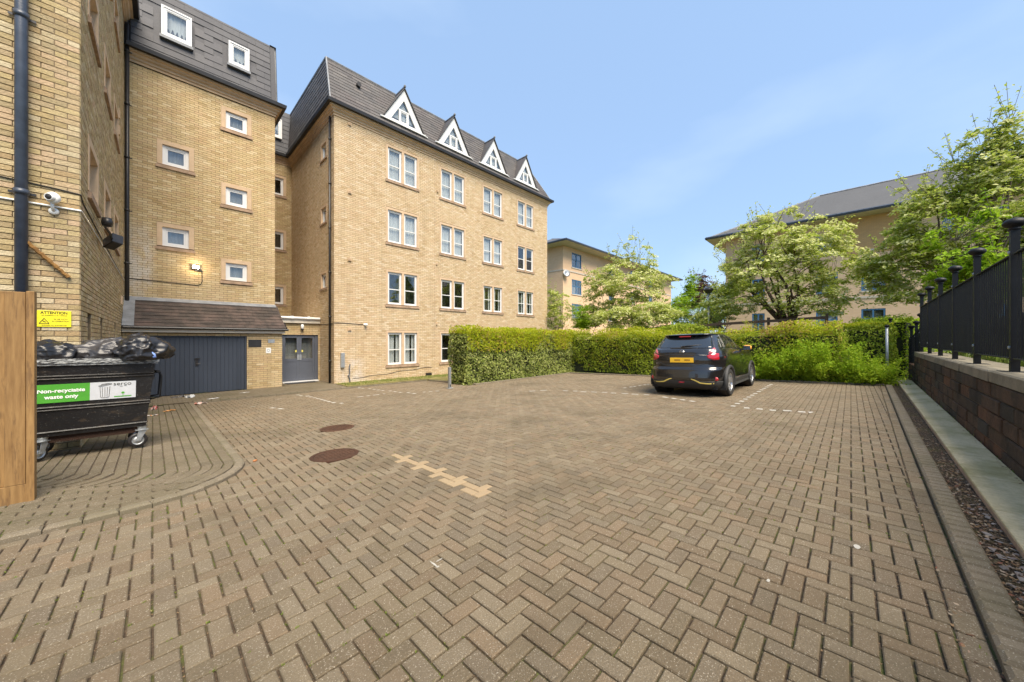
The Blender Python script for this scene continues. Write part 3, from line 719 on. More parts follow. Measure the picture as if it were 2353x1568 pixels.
# dormers
for k, dx in enumerate(dorm):
    yf = MY-.02; ap = Vector((dx, yf, DZ+DH)); L_, R_ = Vector((dx-DW, yf, DZ)), Vector((dx+DW, yf, DZ))
    def tri_at(z): return DW*(1-(z-DZ)/DH)
    d = MB()    # white gable: outer triangle minus the window triangle
    iz0, iw, ih = DZ+.10, .64, 1.08
    a0, a1, a2 = Vector((dx-iw, yf, iz0)), Vector((dx+iw, yf, iz0)), Vector((dx, yf, iz0+ih))
    for q in ((L_, R_, a1, a0), (R_, ap, a2, a1), (ap, L_, a0, a2)): d.prism([q[0], q[1], q[2], q[3]], Y_*.07)
    dm = d.build('dormer', MAT['upvc'], main)
    f = MB(); rr = yf+.02; zt = iz0+.60; hw = iw*(1-(zt-iz0)/ih)
    f.box((dx-.24, rr, iz0), (dx-.185, rr+.05, zt)); f.box((dx+.185, rr, iz0), (dx+.24, rr+.05, zt)); f.box((dx-hw-.02, rr-.004, zt-.03), (dx+hw+.02, rr+.05, zt+.025))
    f.box((dx-iw+.03, rr-.006, iz0-.0), (dx+iw-.03, rr+.05, iz0+.05)); frame_box(f, Vector((0, rr+.01, 0)), X_, -Y_, dx-.185, dx+.185, iz0+.05, zt-.03, 0, -.04, .05)
    f.build('frame', MAT['upvc'], dm)
    for q in ([(dx-iw, iz0), (dx-.21, iz0), (dx-.21, iz0+ih*(1-.21/iw))], [(dx+.21, iz0), (dx+iw, iz0), (dx+.21, iz0+ih*(1-.21/iw))], [(dx-.20, iz0), (dx+.20, iz0), (dx+.20, zt), (dx-.20, zt)], [(dx-hw, zt), (dx+hw, zt), (dx, iz0+ih)]):
        g = MB(); g.prism([Vector((a, rr+.035, z)) for a, z in q], Y_*.006); g.build('pane', MAT['glass'], dm)
    cu = MB(); cu.prism([Vector((dx-iw, rr+.12, iz0)), Vector((dx+iw, rr+.12, iz0)), Vector((dx, rr+.12, iz0+ih))], Y_*.01); cu.build('blind', MAT['curtain'], dm)
    # little gable roof running back into the mansard
    rf = MB(); yb = MY+.9; o = .06
    apo = Vector((dx, yf-.07, DZ+DH+.09)); Lo, Ro = Vector((dx-DW-.08, yf-.07, DZ-.03)), Vector((dx+DW+.08, yf-.07, DZ-.03))
    for S in (Lo, Ro):
        backS = Vector((S.x, MY-.02, S.z)); rf.add([apo, S, backS, Vector((dx, yb, apo.z)), apo-Z_*.05, S+Vector((math.copysign(.02, dx-S.x), 0, -.0)), backS+Vector((math.copysign(.02, dx-S.x), 0, 0)), Vector((dx, yb, apo.z-.05))], [(0, 1, 2, 3), (7, 6, 5, 4), (0, 4, 5, 1), (1, 5, 6, 2), (2, 6, 7, 3)])
    rf.build('dormer_roof', MAT['slate_main'], dm)
    rg = MB(); rg.tube([apo+Z_*.015, Vector((dx, yb, apo.z+.015))], .045, 6); rg.lathe([(0, 0), (.05, 0), (.06, .05), (.03, .10), (0, .10)], apo+Z_*.0, 'z', 8); rg.build('ridge_tile', MAT['lead'], dm)
    sl_ = MB(); sl_.box((dx-DW-.06, yf-.10, DZ-.05), (dx+DW+.06, yf+.05, DZ+.0)); sl_.tube([Vector((dx-DW-.16, yf-.06, DZ-.03)), Vector((dx-DW+.12, yf-.06, DZ-.0))], .035, 6); sl_.tube([Vector((dx+DW-.12, yf-.06, DZ-.0)), Vector((dx+DW+.2, yf-.06, DZ-.05))], .035, 6)
    sl_.build('dormer_sill', MAT['white'], dm)
# pipes and fittings on the block
def pipe(parent, p0, p1, r, mat, name='downpipe', clips=6, off=Vector((0, -1, 0))):
    m_ = MB(); m_.smooth = True; m_.tube([p0, p1], r, 14); n = clips
    for i in range(n):
        q = p0.lerp(p1, (i+.5)/n); m_.tube([q-Z_*.035, q+Z_*.035], r*1.22, 14)
    o = m_.build(name, MAT[mat], parent)
    c = MB()
    for i in range(n):
        q = p0.lerp(p1, (i+.5)/n); s = off.cross(Z_); c.add([q-s*(r*2)-off*r*1.0-Z_*.015, q+s*(r*2)-off*r*1.0-Z_*.015, q+s*(r*2)-off*(r*1.0-.01)-Z_*.015, q-s*(r*2)-off*(r*1.0-.01)-Z_*.015, q-s*(r*2)-off*r*1.0+Z_*.015, q+s*(r*2)-off*r*1.0+Z_*.015, q+s*(r*2)-off*(r-.01)+Z_*.015, q-s*(r*2)-off*(r-.01)+Z_*.015], BOXF.tolist())
    c.build('clip', MAT['black'], o); return o
pipe(main, Vector((MX0-.06, 15.02, ZP)), Vector((MX0-.06, 15.02, 10.3)), .042, 'black', off=-X_)
j_ = MB(); j_.box((9.685, MY-.004, ZP), (9.703, MY+.01, 10.28)); j_.build('movement_joint', MAT['sill'], main)
def vent(p, w=.13, h=.13):
    v = MB(); v.bbox((p[0]-w/2, MY-.05, p[1]-h/2), (p[0]+w/2, MY-.002, p[1]+h/2), .01)
    for k in range(3): v.box((p[0]-w/2+.02, MY-.058, p[1]-h/2+.025+k*.033), (p[0]+w/2-.02, MY-.046, p[1]-h/2+.04+k*.033))
    v.build('air_vent', MAT['stone'], main)
for x_, y_ in ((803, 286), (803, 442), (803, 597), (803, 757)):
    q = px(x_, y_, Y=MY); vent((q.x, q.z))
for x_, y_ in ((1006, 330), (1005, 440), (1003, 607), (1003, 745)):
    q = px(x_, y_, Y=MY); vent((q.x, q.z), .08, .12)
q = px(985, 884, Y=MY-.02); v = MB(); v.box((q.x-.16, MY-.05, ZP+.02), (q.x+.16, MY-.003, ZP+.14)); v.build('drain_grate', MAT['black'], main)
# grey meter flap and pipe by the corner
q = px(786, 828, Y=MY); v = MB(); v.bbox((q.x-.07, MY-.10, q.z-.3), (q.x+.07, MY-.003, q.z+.3), .012); v.build('intercom_box', MAT['steel'], main)
v = MB(); v.tube([Vector((5.62, MY-.03, ZP+.75)), Vector((5.58, MY-.05, ZP+.6)), Vector((5.6, MY-.05, ZP+.35)), Vector((5.54, MY-.05, ZP+.3)), Vector((5.6, MY-.05, ZP+.15)), Vector((5.6, MY-.05, ZP-.05))], .022, 8); v.build('grey_pipe', MAT['door_grey'], main)
v = MB(); v.tube([Vector((x_, MY-.012, ZP+.18+.22*smooth(5.8, 9.4, x_)+.02*math.sin(x_*5))) for x_ in np.linspace(5.75, 9.5, 30)], .009, 5); v.build('cable', MAT['black'], main)
v = MB(); v.tube([Vector((MX0-.012, 15.0, 1.98)), Vector((MX0-.012, 16.3, 2.0))], .010, 5); v.tube([Vector((MX0-.012, 15.0, 1.98)), Vector((MX0-.03, MY-.03, 2.02)), Vector((MX0+.3, MY-.014, 2.02)), Vector((6.15, MY-.014, 1.98))], .012, 6); v.build('cable_conduit', MAT['black'], main)
# small security camera on the facade
def cctv(label, p, aim, up_mount=False, parent=None):
    pass
sc_ = empty('security_camera', (6.22, MY-.03, 1.98), 'small cream security camera on the main facade beside the corner cable', 'camera')
v = MB(); v.smooth = True; v.lathe([(0, 0), (.05, 0), (.05, .02), (0, .02)], Vector((6.22, MY-.03, 1.98)), 'y', 16); v.build('mount', MAT['white'], sc_)
v = MB(); v.smooth = True; v.lathe([(0, -.05), (.035, -.05), (.062, -.02), (.065, .02), (.04, .05), (0, .055)], Vector((6.25, MY-.10, 1.97)), 'x', 18); v.build('housing', MAT['white'], sc_)
v = MB(); v.lathe([(0, .058), (.03, .056), (.03, .05)], Vector((6.25, MY-.10, 1.97)), 'x', 14); v.build('lens', MAT['black'], sc_)

# ================================================================== STAIR TOWER WITH GARAGE AND ENTRANCE
random.seed(6)
TX0, TX1, TY = -.62, 3.385, 16.4; TXL = -1.6; GY = 15.3
tow = empty('stair_tower', (1.4, TY, ZP), 'yellow brick stair tower with staggered square windows above a lean-to garage with blue doors', 'building')
tp = Pool(tow, 'brick', MAT['brick_tower'])
Ot = Vector((0, TY, 0))
TW = [(.10, 1.01, 7.05, 7.98), (1.735, 2.63, 8.96, 9.86), (1.735, 2.63, 6.16, 7.08), (.10, 1.01, 4.34, 5.24), (1.735, 2.63, 3.40, 4.30)]
wall(tow, Ot, X_, -Y_, TXL, TX1, 1.5, 10.15, TW, 'mortar', pool=tp, zbase=1.5)
for a, b_, c_, d in TW:
    w = surround(tow, Ot, X_, -Y_, a, b_, c_, d, .13, .13, .13)
    light_frame(w, Ot, X_, -Y_, a+.13, b_-.13, c_+.13, d-.13, -.05, fw=.085, curtain='curtain_grey', room=True)
# right flank of the tower, above the porch (faces +X) and the recess wall
wall(tow, Vector((TX1, 0, 0)), Y_, X_, TY, MYR, ZP-.2, 10.15, [], 'mortar', pool=tp, zbase=1.5)
ROP = [(3.85, 4.78, z, z+1.12) for z in (3.02, 5.80, 8.55)]
Or = Vector((0, MYR, 0))
wall(tow, Or, X_, -Y_, TX1, MX0, 1.9, 10.3, ROP, 'mortar', pool=tp, zbase=1.9)
for a, b_, c_, d in ROP:
    w = surround(tow, Or, X_, -Y_, a, b_, c_, d, .12, .12, .12)
    light_frame(w, Or, X_, -Y_, a+.12, b_-.12, c_+.12, d-.12, -.05, fw=.07, curtain=None)
mb = MB(); cornice(mb, [Vector((TX0+.05, TY, ZE-.08)), Vector((TX1, TY, ZE-.08)), Vector((TX1, MYR, ZE-.08))], [-Y_, Vector((1, -1, 0)), X_], prof); cornice(mb, [Vector((TX1, MYR, ZE)), Vector((MX0, MYR, ZE))], [-Y_, -Y_], prof)
mb.build('cornice', MAT['stone'], tow)
mb = MB(); cornice(mb, [Vector((TX0+.05, TY, ZE-.08)), Vector((TX1, TY, ZE-.08)), Vector((TX1, MYR, ZE-.08))], [-Y_, Vector((1, -1, 0)), X_], gp); cornice(mb, [Vector((TX1, MYR, ZE)), Vector((MX0, MYR, ZE))], [-Y_, -Y_], gp)
mb.build('gutter', MAT['black'], tow)
# slate face of the top storey
ty0, ty1, tzt = TY-.16, TY+.10, 12.95
mb = MB(); mb.add([(TXL, ty0, ZE-.06), (TX1+.02, ty0, ZE-.06), (TX1-.0, ty1, tzt), (TXL, ty1, tzt), (TXL, 25, ZE-.06), (TX1+.02, 25, ZE-.06), (TX1, 25, tzt), (TXL, 25, tzt)], [(0, 1, 2, 3), (1, 5, 6, 2), (3, 2, 6, 7), (5, 4, 7, 6), (4, 0, 3, 7)]); mb.build('roof', MAT['slate'], tow)
ts = Pool(tow, 'slate', MAT['slate'])
Vt = Vector((0, ty1-ty0, tzt-ZE+.06)); LT = Vt.length; Vt.normalize(); Nt = Vector((0, -Vt.z, Vt.y))
TWS = [(.20, .94, 11.38, 12.36), (1.93, 2.54, 11.42, 12.24)]
def in_tw(a, b_, z0, z1): return any(a < w[1]-.02 and b_ > w[0]+.02 and z0 < w[3]-.02 and z1 > w[2]+.02 for w in TWS)
class Skip(Pool): pass
slates(ts, Vector((0, ty0, ZE-.06)), X_, Vt, Nt, lambda v: (TX0+.14, TX1-.16), LT, .235, .50)
keep = [i for i in range(len(ts.o)) if not in_tw(ts.o[i][0]-ts.h[i][0], ts.o[i][0]+ts.h[i][0], ts.o[i][2]-.09, ts.o[i][2]+.05)]
ts.o = [ts.o[i] for i in keep]; ts.A = [ts.A[i] for i in keep]; ts.h = [ts.h[i] for i in keep]
# recess slate face
ry0, ry1 = MYR-.16, MYR+.05
mb = MB(); mb.add([(TX1, ry0, ZE+.02), (MX0, ry0, ZE+.02), (MX0, ry1, ZR), (TX1, ry1, ZR), (TX1, 25, ZR), (MX0, 25, ZR)], [(0, 1, 2, 3), (3, 2, 5, 4)]); mb.build('recess_roof', MAT['slate'], tow)
Vr = Vector((0, ry1-ry0, ZR-ZE-.02)); LR = Vr.length; Vr.normalize(); Nr_ = Vector((0, -Vr.z, Vr.y))
slates(ts, Vector((0, ry0, ZE+.02)), X_, Vr, Nr_, lambda v: (TX1, MX0), LR, .235, .42)
ts.finish()
for a, b_, c_, d in TWS:
    f = MB(); Ow = Vector((0, ty0+.02, 0)); frame_box(f, Ow, X_, -Y_, a, b_, c_, d, .05, -.22, .05); w = f.build('roof_window', MAT['upvc'], tow)
    light_frame(w, Ow, X_, -Y_, a+.055, b_-.055, c_+.055, d-.055, .03, fw=.055, curtain='curtain', room=True)
    f = MB(); f.box((a-.04, ty0-.045, c_-.09), (b_+.04, ty0+.06, c_-.002)); f.build('lead_apron', MAT['lead'], w)
Ow = Vector((0, ry0+.02, 0)); f = MB(); frame_box(f, Ow, X_, -Y_, 3.7, 4.55, 11.45, 12.42, .08, -.22, .055); w = f.build('roof_window', MAT['upvc'], tow)
light_frame(w, Ow, X_, -Y_, 3.755, 4.495, 11.505, 12.365, .06, fw=.06, curtain='curtain')
# corner strip (right) and black verge (left)
f = MB(); f.add([(TX1-.16, ty0-.035, ZE-.06), (TX1+.05, ty0-.035, ZE-.06), (TX1+.05, ty1-.035, tzt+.04), (TX1-.16, ty1-.035, tzt+.04), (TX1-.16, ty0+.05, ZE-.06), (TX1+.05, ty0+.05, ZE-.06), (TX1+.05, ty1+.05, tzt+.04), (TX1-.16, ty1+.05, tzt+.04)], BOXF.tolist()); f.build('corner_flashing', MAT['lead'], tow)
f = MB(); f.add([(TX0+.04, ty0-.07, ZE-.06), (TX0+.14, ty0-.07, ZE-.06), (TX0+.14, ty1-.07, tzt), (TX0+.04, ty1-.07, tzt), (TX0+.04, ty0+.05, ZE-.06), (TX0+.14, ty0+.05, ZE-.06), (TX0+.14, ty1+.05, tzt), (TX0+.04, ty1+.05, tzt)], BOXF.tolist()); f.build('verge_trim', MAT['black'], tow)
# garage front
Og = Vector((0, GY, 0)); DOP = [(-.44, 2.32, ZP-.3, 1.50)]
wall(tow, Og, X_, -Y_, TX0, TX1, ZP-.3, 1.56, DOP, 'mortar', pool=tp, zbase=ZP-.3)
wall(tow, Vector((TX1, 0, 0)), Y_, X_, GY, TY, ZP-.3, 1.62, [], 'mortar', pool=tp, zbase=ZP-.3)
gd = empty('garage_door', (.94, GY, ZP), None, None); put_parent(gd, tow)
f = MB(); frame_box(f, Og, X_, -Y_, -.44, 2.32, ZP-.02, 1.50, -.03, -.12, (.05, .05, .002, .06)); f.build('door_frame', MAT['door_blue'], gd)
pl = Pool(gd, 'plank', MAT['door_blue'], .004, minfull=.2)
for a, b_ in ((-.39, .94), (.946, 2.27)):
    n = 12; w_ = (b_-a)/n
    for k in range(n):
        pl.add(Vector((a+w_*(k+.5), GY+.075+random.uniform(-.001, .001), (ZP+1.46)/2+.01)), X_, Z_, -Y_, w_/2-.0010, (1.47-ZP)/2, .012)
pl.finish()
f = MB()
for xx in (.30, 1.62, 2.10): f.box((xx-.012, GY+.052, ZP+.02), (xx+.012, GY+.066, 1.43))
f.build('cover_strip', MAT['door_blue'], gd)
f = MB(); f.box((-.44, GY+.10, ZP-.3), (2.32, GY+.12, 1.55)); f.build('door_backing', MAT['door_blue'], gd)  # added unseen sheet, keeps sky light from showing through the door gaps
f = MB(); f.bbox((.975, GY+.045, .48), (1.045, GY+.066, .74), .004); f.box((.955, GY+.03, .70), (1.09, GY+.05, .745)); f.tube([Vector((1.01, GY+.05, .56)), Vector((1.01, GY+.0, .56)), Vector((1.10, GY-.0, .56))], .010, 6); f.build('lock_handle', MAT['black'], gd)
# lean-to roof
lz0, lz1, ly0 = 1.74, 2.68, GY-.22
LV = Vector((0, TY-ly0, lz1-lz0)); LL = LV.length; LV.normalize(); LN = Vector((0, -LV.z, LV.y))
ls = Pool(tow, 'lean_to_slate', MAT['slate_brown'])
slates(ls, Vector((0, ly0, lz0)), X_, LV, LN, lambda v: (TX0+.22, TX1+.09-.09*v/LL), LL-.12, .20, .33)
ls.finish()
mb = MB(); mb.prism([Vector((TX0, ly0, lz0-.012)), Vector((TX0, TY, lz1-.012)), Vector((TX0, TY, lz1-.08)), Vector((TX0, ly0, lz0-.06))], X_*(TX1+.08-TX0)); mb.build('lean_to_roof', MAT['slate_brown'], tow)
f = MB(); f.add([(TX0, TY-.012, lz1+.05), (TX1+.01, TY-.012, lz1+.05)]+[tuple(Vector((xx, ly0, lz0))+LV*(LL-.17)+LN*.035) for xx in (TX1+.02, TX0)]+[(TX0, TY, lz1+.05), (TX1+.01, TY, lz1+.05)]+[tuple(Vector((xx, ly0, lz0))+LV*(LL-.17)+LN*.022) for xx in (TX1+.02, TX0)], [(0, 3, 2, 1), (3, 7, 6, 2), (0, 1, 5, 4), (1, 2, 6, 5)])
f.add([tuple(Vector((TX0, ly0-.01, lz0))+LN*.03), tuple(Vector((TX0+.24, ly0-.01, lz0))+LN*.03), tuple(Vector((TX0+.24, ly0, lz0))+LV*LL+LN*.03), tuple(Vector((TX0, ly0, lz0))+LV*LL+LN*.03)], [(0, 1, 2, 3)])
f.build('lead_flashing', MAT['lead'], tow)
f = MB(); f.box((TX0, GY-.14, 1.575), (TX1+.06, GY-.115, 1.69)); f.box((TX0, GY-.115, 1.575), (TX1+.06, GY, 1.60)); f.build('fascia', MAT['fascia'], tow)
f = MB(); f.tube([Vector((TX0+.02, GY-.20, 1.715)), Vector((TX1+.16, GY-.20, 1.705))], .045, 8); f.tube([Vector((TX1+.10, GY-.20, 1.76)), Vector((TX1+.11, GY+.2, 1.98))], .03, 6); f.build('gutter', MAT['black'], tow)
# entrance porch
PX0, PX1, PYW = TX1, MX0, TY
Op = Vector((0, PYW, 0)); EOP = [(3.62, 4.95, ZP-.3, 1.56)]
wall(tow, Op, X_, -Y_, PX0, PX1, ZP-.3, 2.02, EOP, 'mortar', pool=tp, zbase=ZP-.3)
f = MB(); f.box((PX0, PYW-.10, 2.03), (PX1-.02, PYW-.06, 2.24)); f.box((PX0, PYW-.06, 2.03), (PX1-.02, MYR-.02, 2.2)); f.build('porch_roof', MAT['fascia'], tow)
f = MB(); f.tube([Vector((PX0-.02, PYW-.14, 2.24)), Vector((PX1-.04, PYW-.14, 2.23))], .05, 8); f.box((3.9, PYW-.2, 2.2), (3.98, PYW-.08, 2.31)); f.box((4.5, PYW-.2, 2.2), (4.58, PYW-.08, 2.31)); f.build('porch_gutter', MAT['white'], tow)
ed = MB(); frame_box(ed, Op, X_, -Y_, 3.62, 4.95, ZP+.02, 1.56, -.04, -.12, (.045, .12, .002, .05)); edo = ed.build('entrance_door', MAT['door_grey'], tow)
for s, (a, b_) in enumerate(((3.667, 4.245), (4.249, 4.828))):
    f = MB(); z0, z1 = ZP+.03, 1.505; f1, f2 = Vector((0, PYW+.055, 0)), -Y_
    frame_box(f, f1, X_, f2, a, b_, z0, z1, 0, -.045, (.085, .085, .10, .085)); obox(f, f1, X_, f2, a+.085, b_-.085, .44, .56, 0, -.045); obox(f, f1, X_, f2, a+.085, b_-.085, z0+.10, .44, -.012, -.035); f.build('door_leaf', MAT['door_grey'], edo)
    f = MB(); obox(f, f1, X_, f2, a+.085, b_-.085, .56, z1-.085, -.02, -.026); f.build('pane', MAT['glass'], edo)
    f = MB(); xx = (b_-.075) if s == 0 else (a+.005); f.bbox((xx, PYW+.035, .50), (xx+.075, PYW+.053, .72), .003); f.build('push_plate', MAT['steel'], edo)
    f = MB(); xx = (b_-.135) if s == 0 else (a+.09); f.box((xx, PYW+.068, .83), (xx+.055, PYW+.072, .91)); 
    MAT['yellow_label'] = MAT.get('yellow_label') or M_plain('yellow_label', (.75, .65, .12), .5, .05, 20, 0); f.build('door_label', MAT['yellow_label'], edo)
f = MB(); f.box((3.6, PYW+.30, ZP), (4.95, PYW+.31, 1.5)); f.build('inner_wall', MAT['curtain_grey'], edo)
f = MB(); f.box((3.62, PYW-.16, ZP-.002), (4.93, PYW+.02, ZP+.045)); f.build('door_step', MAT['white'], edo)

mt = MB(); mt.bbox((3.66, PYW-.62, ZP+.002), (4.75, PYW-.18, ZP+.018), .004); tag(mt.build('door_mat', MAT['black']), 'black rubber mat lying in front of the grey entrance doors', 'mat')
# lamp over the door, lit
ol = empty('wall_lamp', (4.33, PYW-.06, 1.84), 'small cream bulkhead lamp above the grey entrance doors', 'lamp')
f = MB(); f.smooth = True; f.lathe([(0, .13), (.05, .12), (.06, .05), (.06, -.05), (.045, -.06)], Vector((4.33, PYW-.08, 1.85)), 'z', 16); f.build('cover', MAT['white'], ol)
f = MB(); f.smooth = True; f.lathe([(.045, -.06), (.05, -.09), (.035, -.13), (0, -.14)], Vector((4.33, PYW-.08, 1.85)), 'z', 16); f.build('bracket', MAT['black'], ol)
# plaques
f = MB(); q0, q1 = px(570.7, 798, Y=GY-.01), px(600.5, 782, Y=GY-.01); f.bbox((q0.x, GY-.022, q0.z), (q1.x, GY-.002, q1.z+.02), .004); f.build('black_plaque', MAT['black'], tow)
f = MB(); q0, q1 = px(616, 788.5, Y=GY-.01), px(631, 780, Y=GY-.01); f.bbox((q0.x, GY-.018, q0.z), (q1.x, GY-.002, q1.z), .003); f.build('small_grey_plaque', MAT['steel'], tow)
f = MB(); q0, q1 = px(611, 812, Y=GY-.01), px(622.5, 799.5, Y=GY-.01); f.bbox((q0.x, GY-.014, q0.z), (q1.x, GY-.002, q1.z), .002); no = f.build('white_notice', MAT['white'], tow)
f = MB(); f.lathe([(.035, 0), (.045, 0)], Vector(((q0.x+q1.x)/2, GY-.016, (q0.z+q1.z)/2)), 'y', 20); f.build('notice_print', MAT['door_grey'], no)
# lit floodlight on the tower and its cable
fl = empty('flood_light', (1.42, TY-.1, 3.95), 'small lit floodlight glowing on the stair tower wall above the garage', 'lamp')
q = px(450, 614, Y=TY-.1)
f = MB(); f.bbox((q.x-.10, TY-.10, q.z-.07), (q.x+.10, TY-.03, q.z+.07), .008); f.box((q.x-.02, TY-.05, q.z-.12), (q.x+.16, TY-.01, q.z-.07)); f.build('housing', MAT['black'], fl)
m, t, b = nodes('lamp_glow'); b.inputs['Emission Color'].default_value = (1, .86, .6, 1); b.inputs['Emission Strength'].default_value = 14; MAT['glow'] = m
f = MB(); f.bbox((q.x-.075, TY-.118, q.z-.05), (q.x+.075, TY-.101, q.z+.05), .004); f.build('lamp_glass', MAT['glow'], fl)
ll = bpy.data.lights.new('flood_light_lamp', 'POINT'); ll.energy = 2.5; ll.color = (1, .8, .5); ll.shadow_soft_size = .05; lo = bpy.data.objects.new('flood_light_lamp', ll); C.objects.link(lo); lo.location = (q.x, TY-.20, q.z); put_parent(lo, fl)
f = MB(); zc = px(460, 655, Y=TY).z; f.tube([Vector((TX0, TY-.012, zc+.02)), Vector((q.x+.05, TY-.012, zc-.02)), Vector((q.x+.14, TY-.012, zc+.03)), Vector((q.x+.17, TY-.012, zc+.12)), Vector((q.x+.16, TY-.012, q.z-.1))], .010, 6); f.build('cable', MAT['black'], tow)
tp.finish()

# ================================================================== LEFT BUILDING
random.seed(8)
NX, NY = -.725, 7.95; FARX, FARY = -.62, 16.4
left = empty('brick_building', (NX, NY, 0), 'buff brick building at the left edge with a big downpipe and a yellow warning sign', 'building')
lp = Pool(left, 'brick', MAT['brick_near'], .003)
On = Vector((0, NY, 0)); wall(left, On, X_, -Y_, -6.5, NX, -.4, 11.3, [], 'mortar', pool=lp, zbase=-.4, bond=-.05)
Us = Vector((FARX-NX, FARY-NY, 0)).normalized(); Ns2 = Vector((Us.y, -Us.x, 0)); Oc = Vector((NX, NY, 0)); LEN = FARY-NY+.5
so_ = [(a, b_, z, z+1.02) for (a, b_) in ((.72, 1.98), (2.95, 4.2), (5.0, 6.25)) for z in (3.60, 6.38, 9.12)]
ni = [(.70, 1.15, .2, 1.78), (2.35, 2.75, .2, 1.78), (5.2, 5.6, .2, 1.78)]
wall(left, Oc, Us, Ns2, 0, LEN, -.6, 11.3, so_+ni, 'mortar', pool=lp, zbase=-.4, bond=.06)
for a, b_, c_, d in so_:
    w = surround(left, Oc, Us, Ns2, a, b_, c_, d, .13, .13, .13)
    light_frame(w, Oc, Us, Ns2, a+.13, b_-.13, c_+.13, d-.13, -.12, fw=.06, curtain=None)
for a, b_, c_, d in ni: wall(left, Oc-Ns2*.12, Us, Ns2, a, b_, c_, d, [], 'mortar', pool=lp, zbase=-.4, name='recessed_panel', thick=.1)
lp.finish()
mb = MB(); mb.prism([Vector((-6.5, NY+.3, 11.3)), Vector((NX-.3, NY+.3, 11.3)), Vector((FARX-.3, FARY, 11.3)), Vector((-6.5, FARY, 11.3))], Z_*.3); mb.build('roof', MAT['slate'], left)
wall(left, Vector((0, FARY+.3, 0)), X_, Y_, -6.5, FARX-.1, 1, 11.3, [], 'mortar', name='back_wall'); wall(left, Vector((-6.5, 0, 0)), Y_, -X_, NY, FARY+.3, -.4, 11.3, [], 'mortar', name='side_wall')
mb = MB(); cornice(mb, [Vector((-6.5, NY, 11.6)), Vector((NX, NY, 11.6)), Vector((FARX, FARY, 11.6))], [-Y_, Vector((1, -1, 0)), X_], prof); mb.build('cornice', MAT['stone'], left)
mb = MB(); cornice(mb, [Vector((-6.5, NY, 11.6)), Vector((NX, NY, 11.6)), Vector((FARX, FARY, 11.6))], [-Y_, Vector((1, -1, 0)), X_], gp); mb.build('gutter', MAT['black'], left)
q = px(49, 600, Y=NY-.075); pipe(left, Vector((q.x, NY-.075, -.2)), Vector((q.x, NY-.075, 11.5)), .056, 'pipe_blue', clips=5)
pipe(left, Vector((FARX+.07, 16.22, ZP)), Vector((FARX+.07, 16.22, 11.2)), .05, 'black', clips=7)
for x_, y_ in ((258, 545), (272, 300), (272, 262), (277, 690)):
    q = px(x_, y_, X=-.64); a = (q.y-NY); f = MB(); obox(f, Oc, Us, Ns2, a-.06, a+.06, q.z-.12, q.z+.12, .04, .0); f.build('air_vent', MAT['stone'], left)
# cable and white conduit round the corner
f = MB(); z1 = px(188, 449, Y=NY).z; f.tube([Vector((-2.4, NY-.012, z1+.10)), Vector((NX-.2, NY-.012, z1+.02)), Vector((NX+.01, NY-.01, z1)), Oc+Us*.12+Ns2*.012+Z_*(z1-.07)]+[Oc+Us*s+Ns2*.012+Z_*(z1-.08-.02*s) for s in (1.5, 3, 5, 8.2)], .009, 6); f.build('cable', MAT['black'], left)
f = MB(); z2 = px(188, 486, Y=NY).z; f.tube([Vector((-3.4, NY-.014, z2+.0)), Vector((NX+.012, NY-.014, z2)), Oc+Us*.03+Ns2*.012+Z_*z2, Oc+Us*8.2+Ns2*.012+Z_*(z2-.02)], .0125, 8); f.build('conduit', MAT['white'], left)
f = MB(); a, b_ = px(62, 557, Y=NY-.06), px(158, 638, Y=NY-.02)
pts = [a.lerp(b_, k/24)+Vector((0, -.01, .006*math.sin(k*1.7))) for k in range(25)]; f.tube(pts, [.019+.008*random.random() for _ in pts], 7); MAT['rope'] = M_pieces('orange_rusty_rope', [(.30, .16, .05), (.38, .22, .08)], .9, 80, 6, (.14, .07, .03), .7, .8); f.build('rusty_bar', MAT['rope'], left)
f = MB(); q = px(47, 532, Y=NY-.03); f.prism([q+Vector((-.06, 0, .03)), q+Vector((.03, 0, .01)), q+Vector((.05, 0, -.08)), q+Vector((-.01, 0, -.06))], Y_*.02); f.build('pipe_bracket', MAT['pipe_blue'], left)

# sign with its words
def text(s, size, loc, mat, parent, rot=(R(90), 0, 0), align='CENTER', name='lettering', extr=.0006, sx=1.0, bold=0.0):
    cu = bpy.data.curves.new(name, 'FONT'); cu.body = s; cu.size = size; cu.align_x = align; cu.align_y = 'CENTER'; cu.extrude = extr; cu.offset = bold
    tmp = bpy.data.objects.new('tmp_text', cu); C.objects.link(tmp); bpy.context.view_layer.update()
    me = bpy.data.meshes.new_from_object(tmp.evaluated_get(bpy.context.evaluated_depsgraph_get())); bpy.data.objects.remove(tmp); me.materials.clear(); me.materials.append(mat)
    o = bpy.data.objects.new(name, me); C.objects.link(o); o.location = loc; o.rotation_euler = rot; o.scale = (sx, 1, 1)
    put_parent(o, parent); return o
MAT['sign_yellow'] = M_plain('sign_yellow', (.80, .70, .02), .45, .05, 9, 0); MAT['ink'] = M_plain('black_ink', (.03, .028, .01), .6, .1, 9, 0)
s0, s1 = px(84, 752, Y=NY-.02), px(163.5, 715, Y=NY-.02); cxs, czs = (s0.x+s1.x)/2, (s0.z+s1.z)/2; sw_, sh_ = (s1.x-s0.x), .225
sg = empty('warning_sign', (cxs, NY-.01, czs), 'yellow warning sign reading ATTENTION and 24 HR CCTV on the brick wall above the rubbish', 'sign')
f = MB(); f.bbox((cxs-sw_/2, NY-.018, czs-sh_/2), (cxs+sw_/2, NY-.008, czs+sh_/2), .002); f.build('plate', MAT['sign_yellow'], sg)
yy = NY-.0195
text('ATTENTION', .050, (cxs, yy, czs+.082), MAT['ink'], sg, sx=.82, bold=.0012)
text('NO DUMPING or FLY TIPPING', .019, (cxs, yy, czs+.045), MAT['ink'], sg, sx=.86)
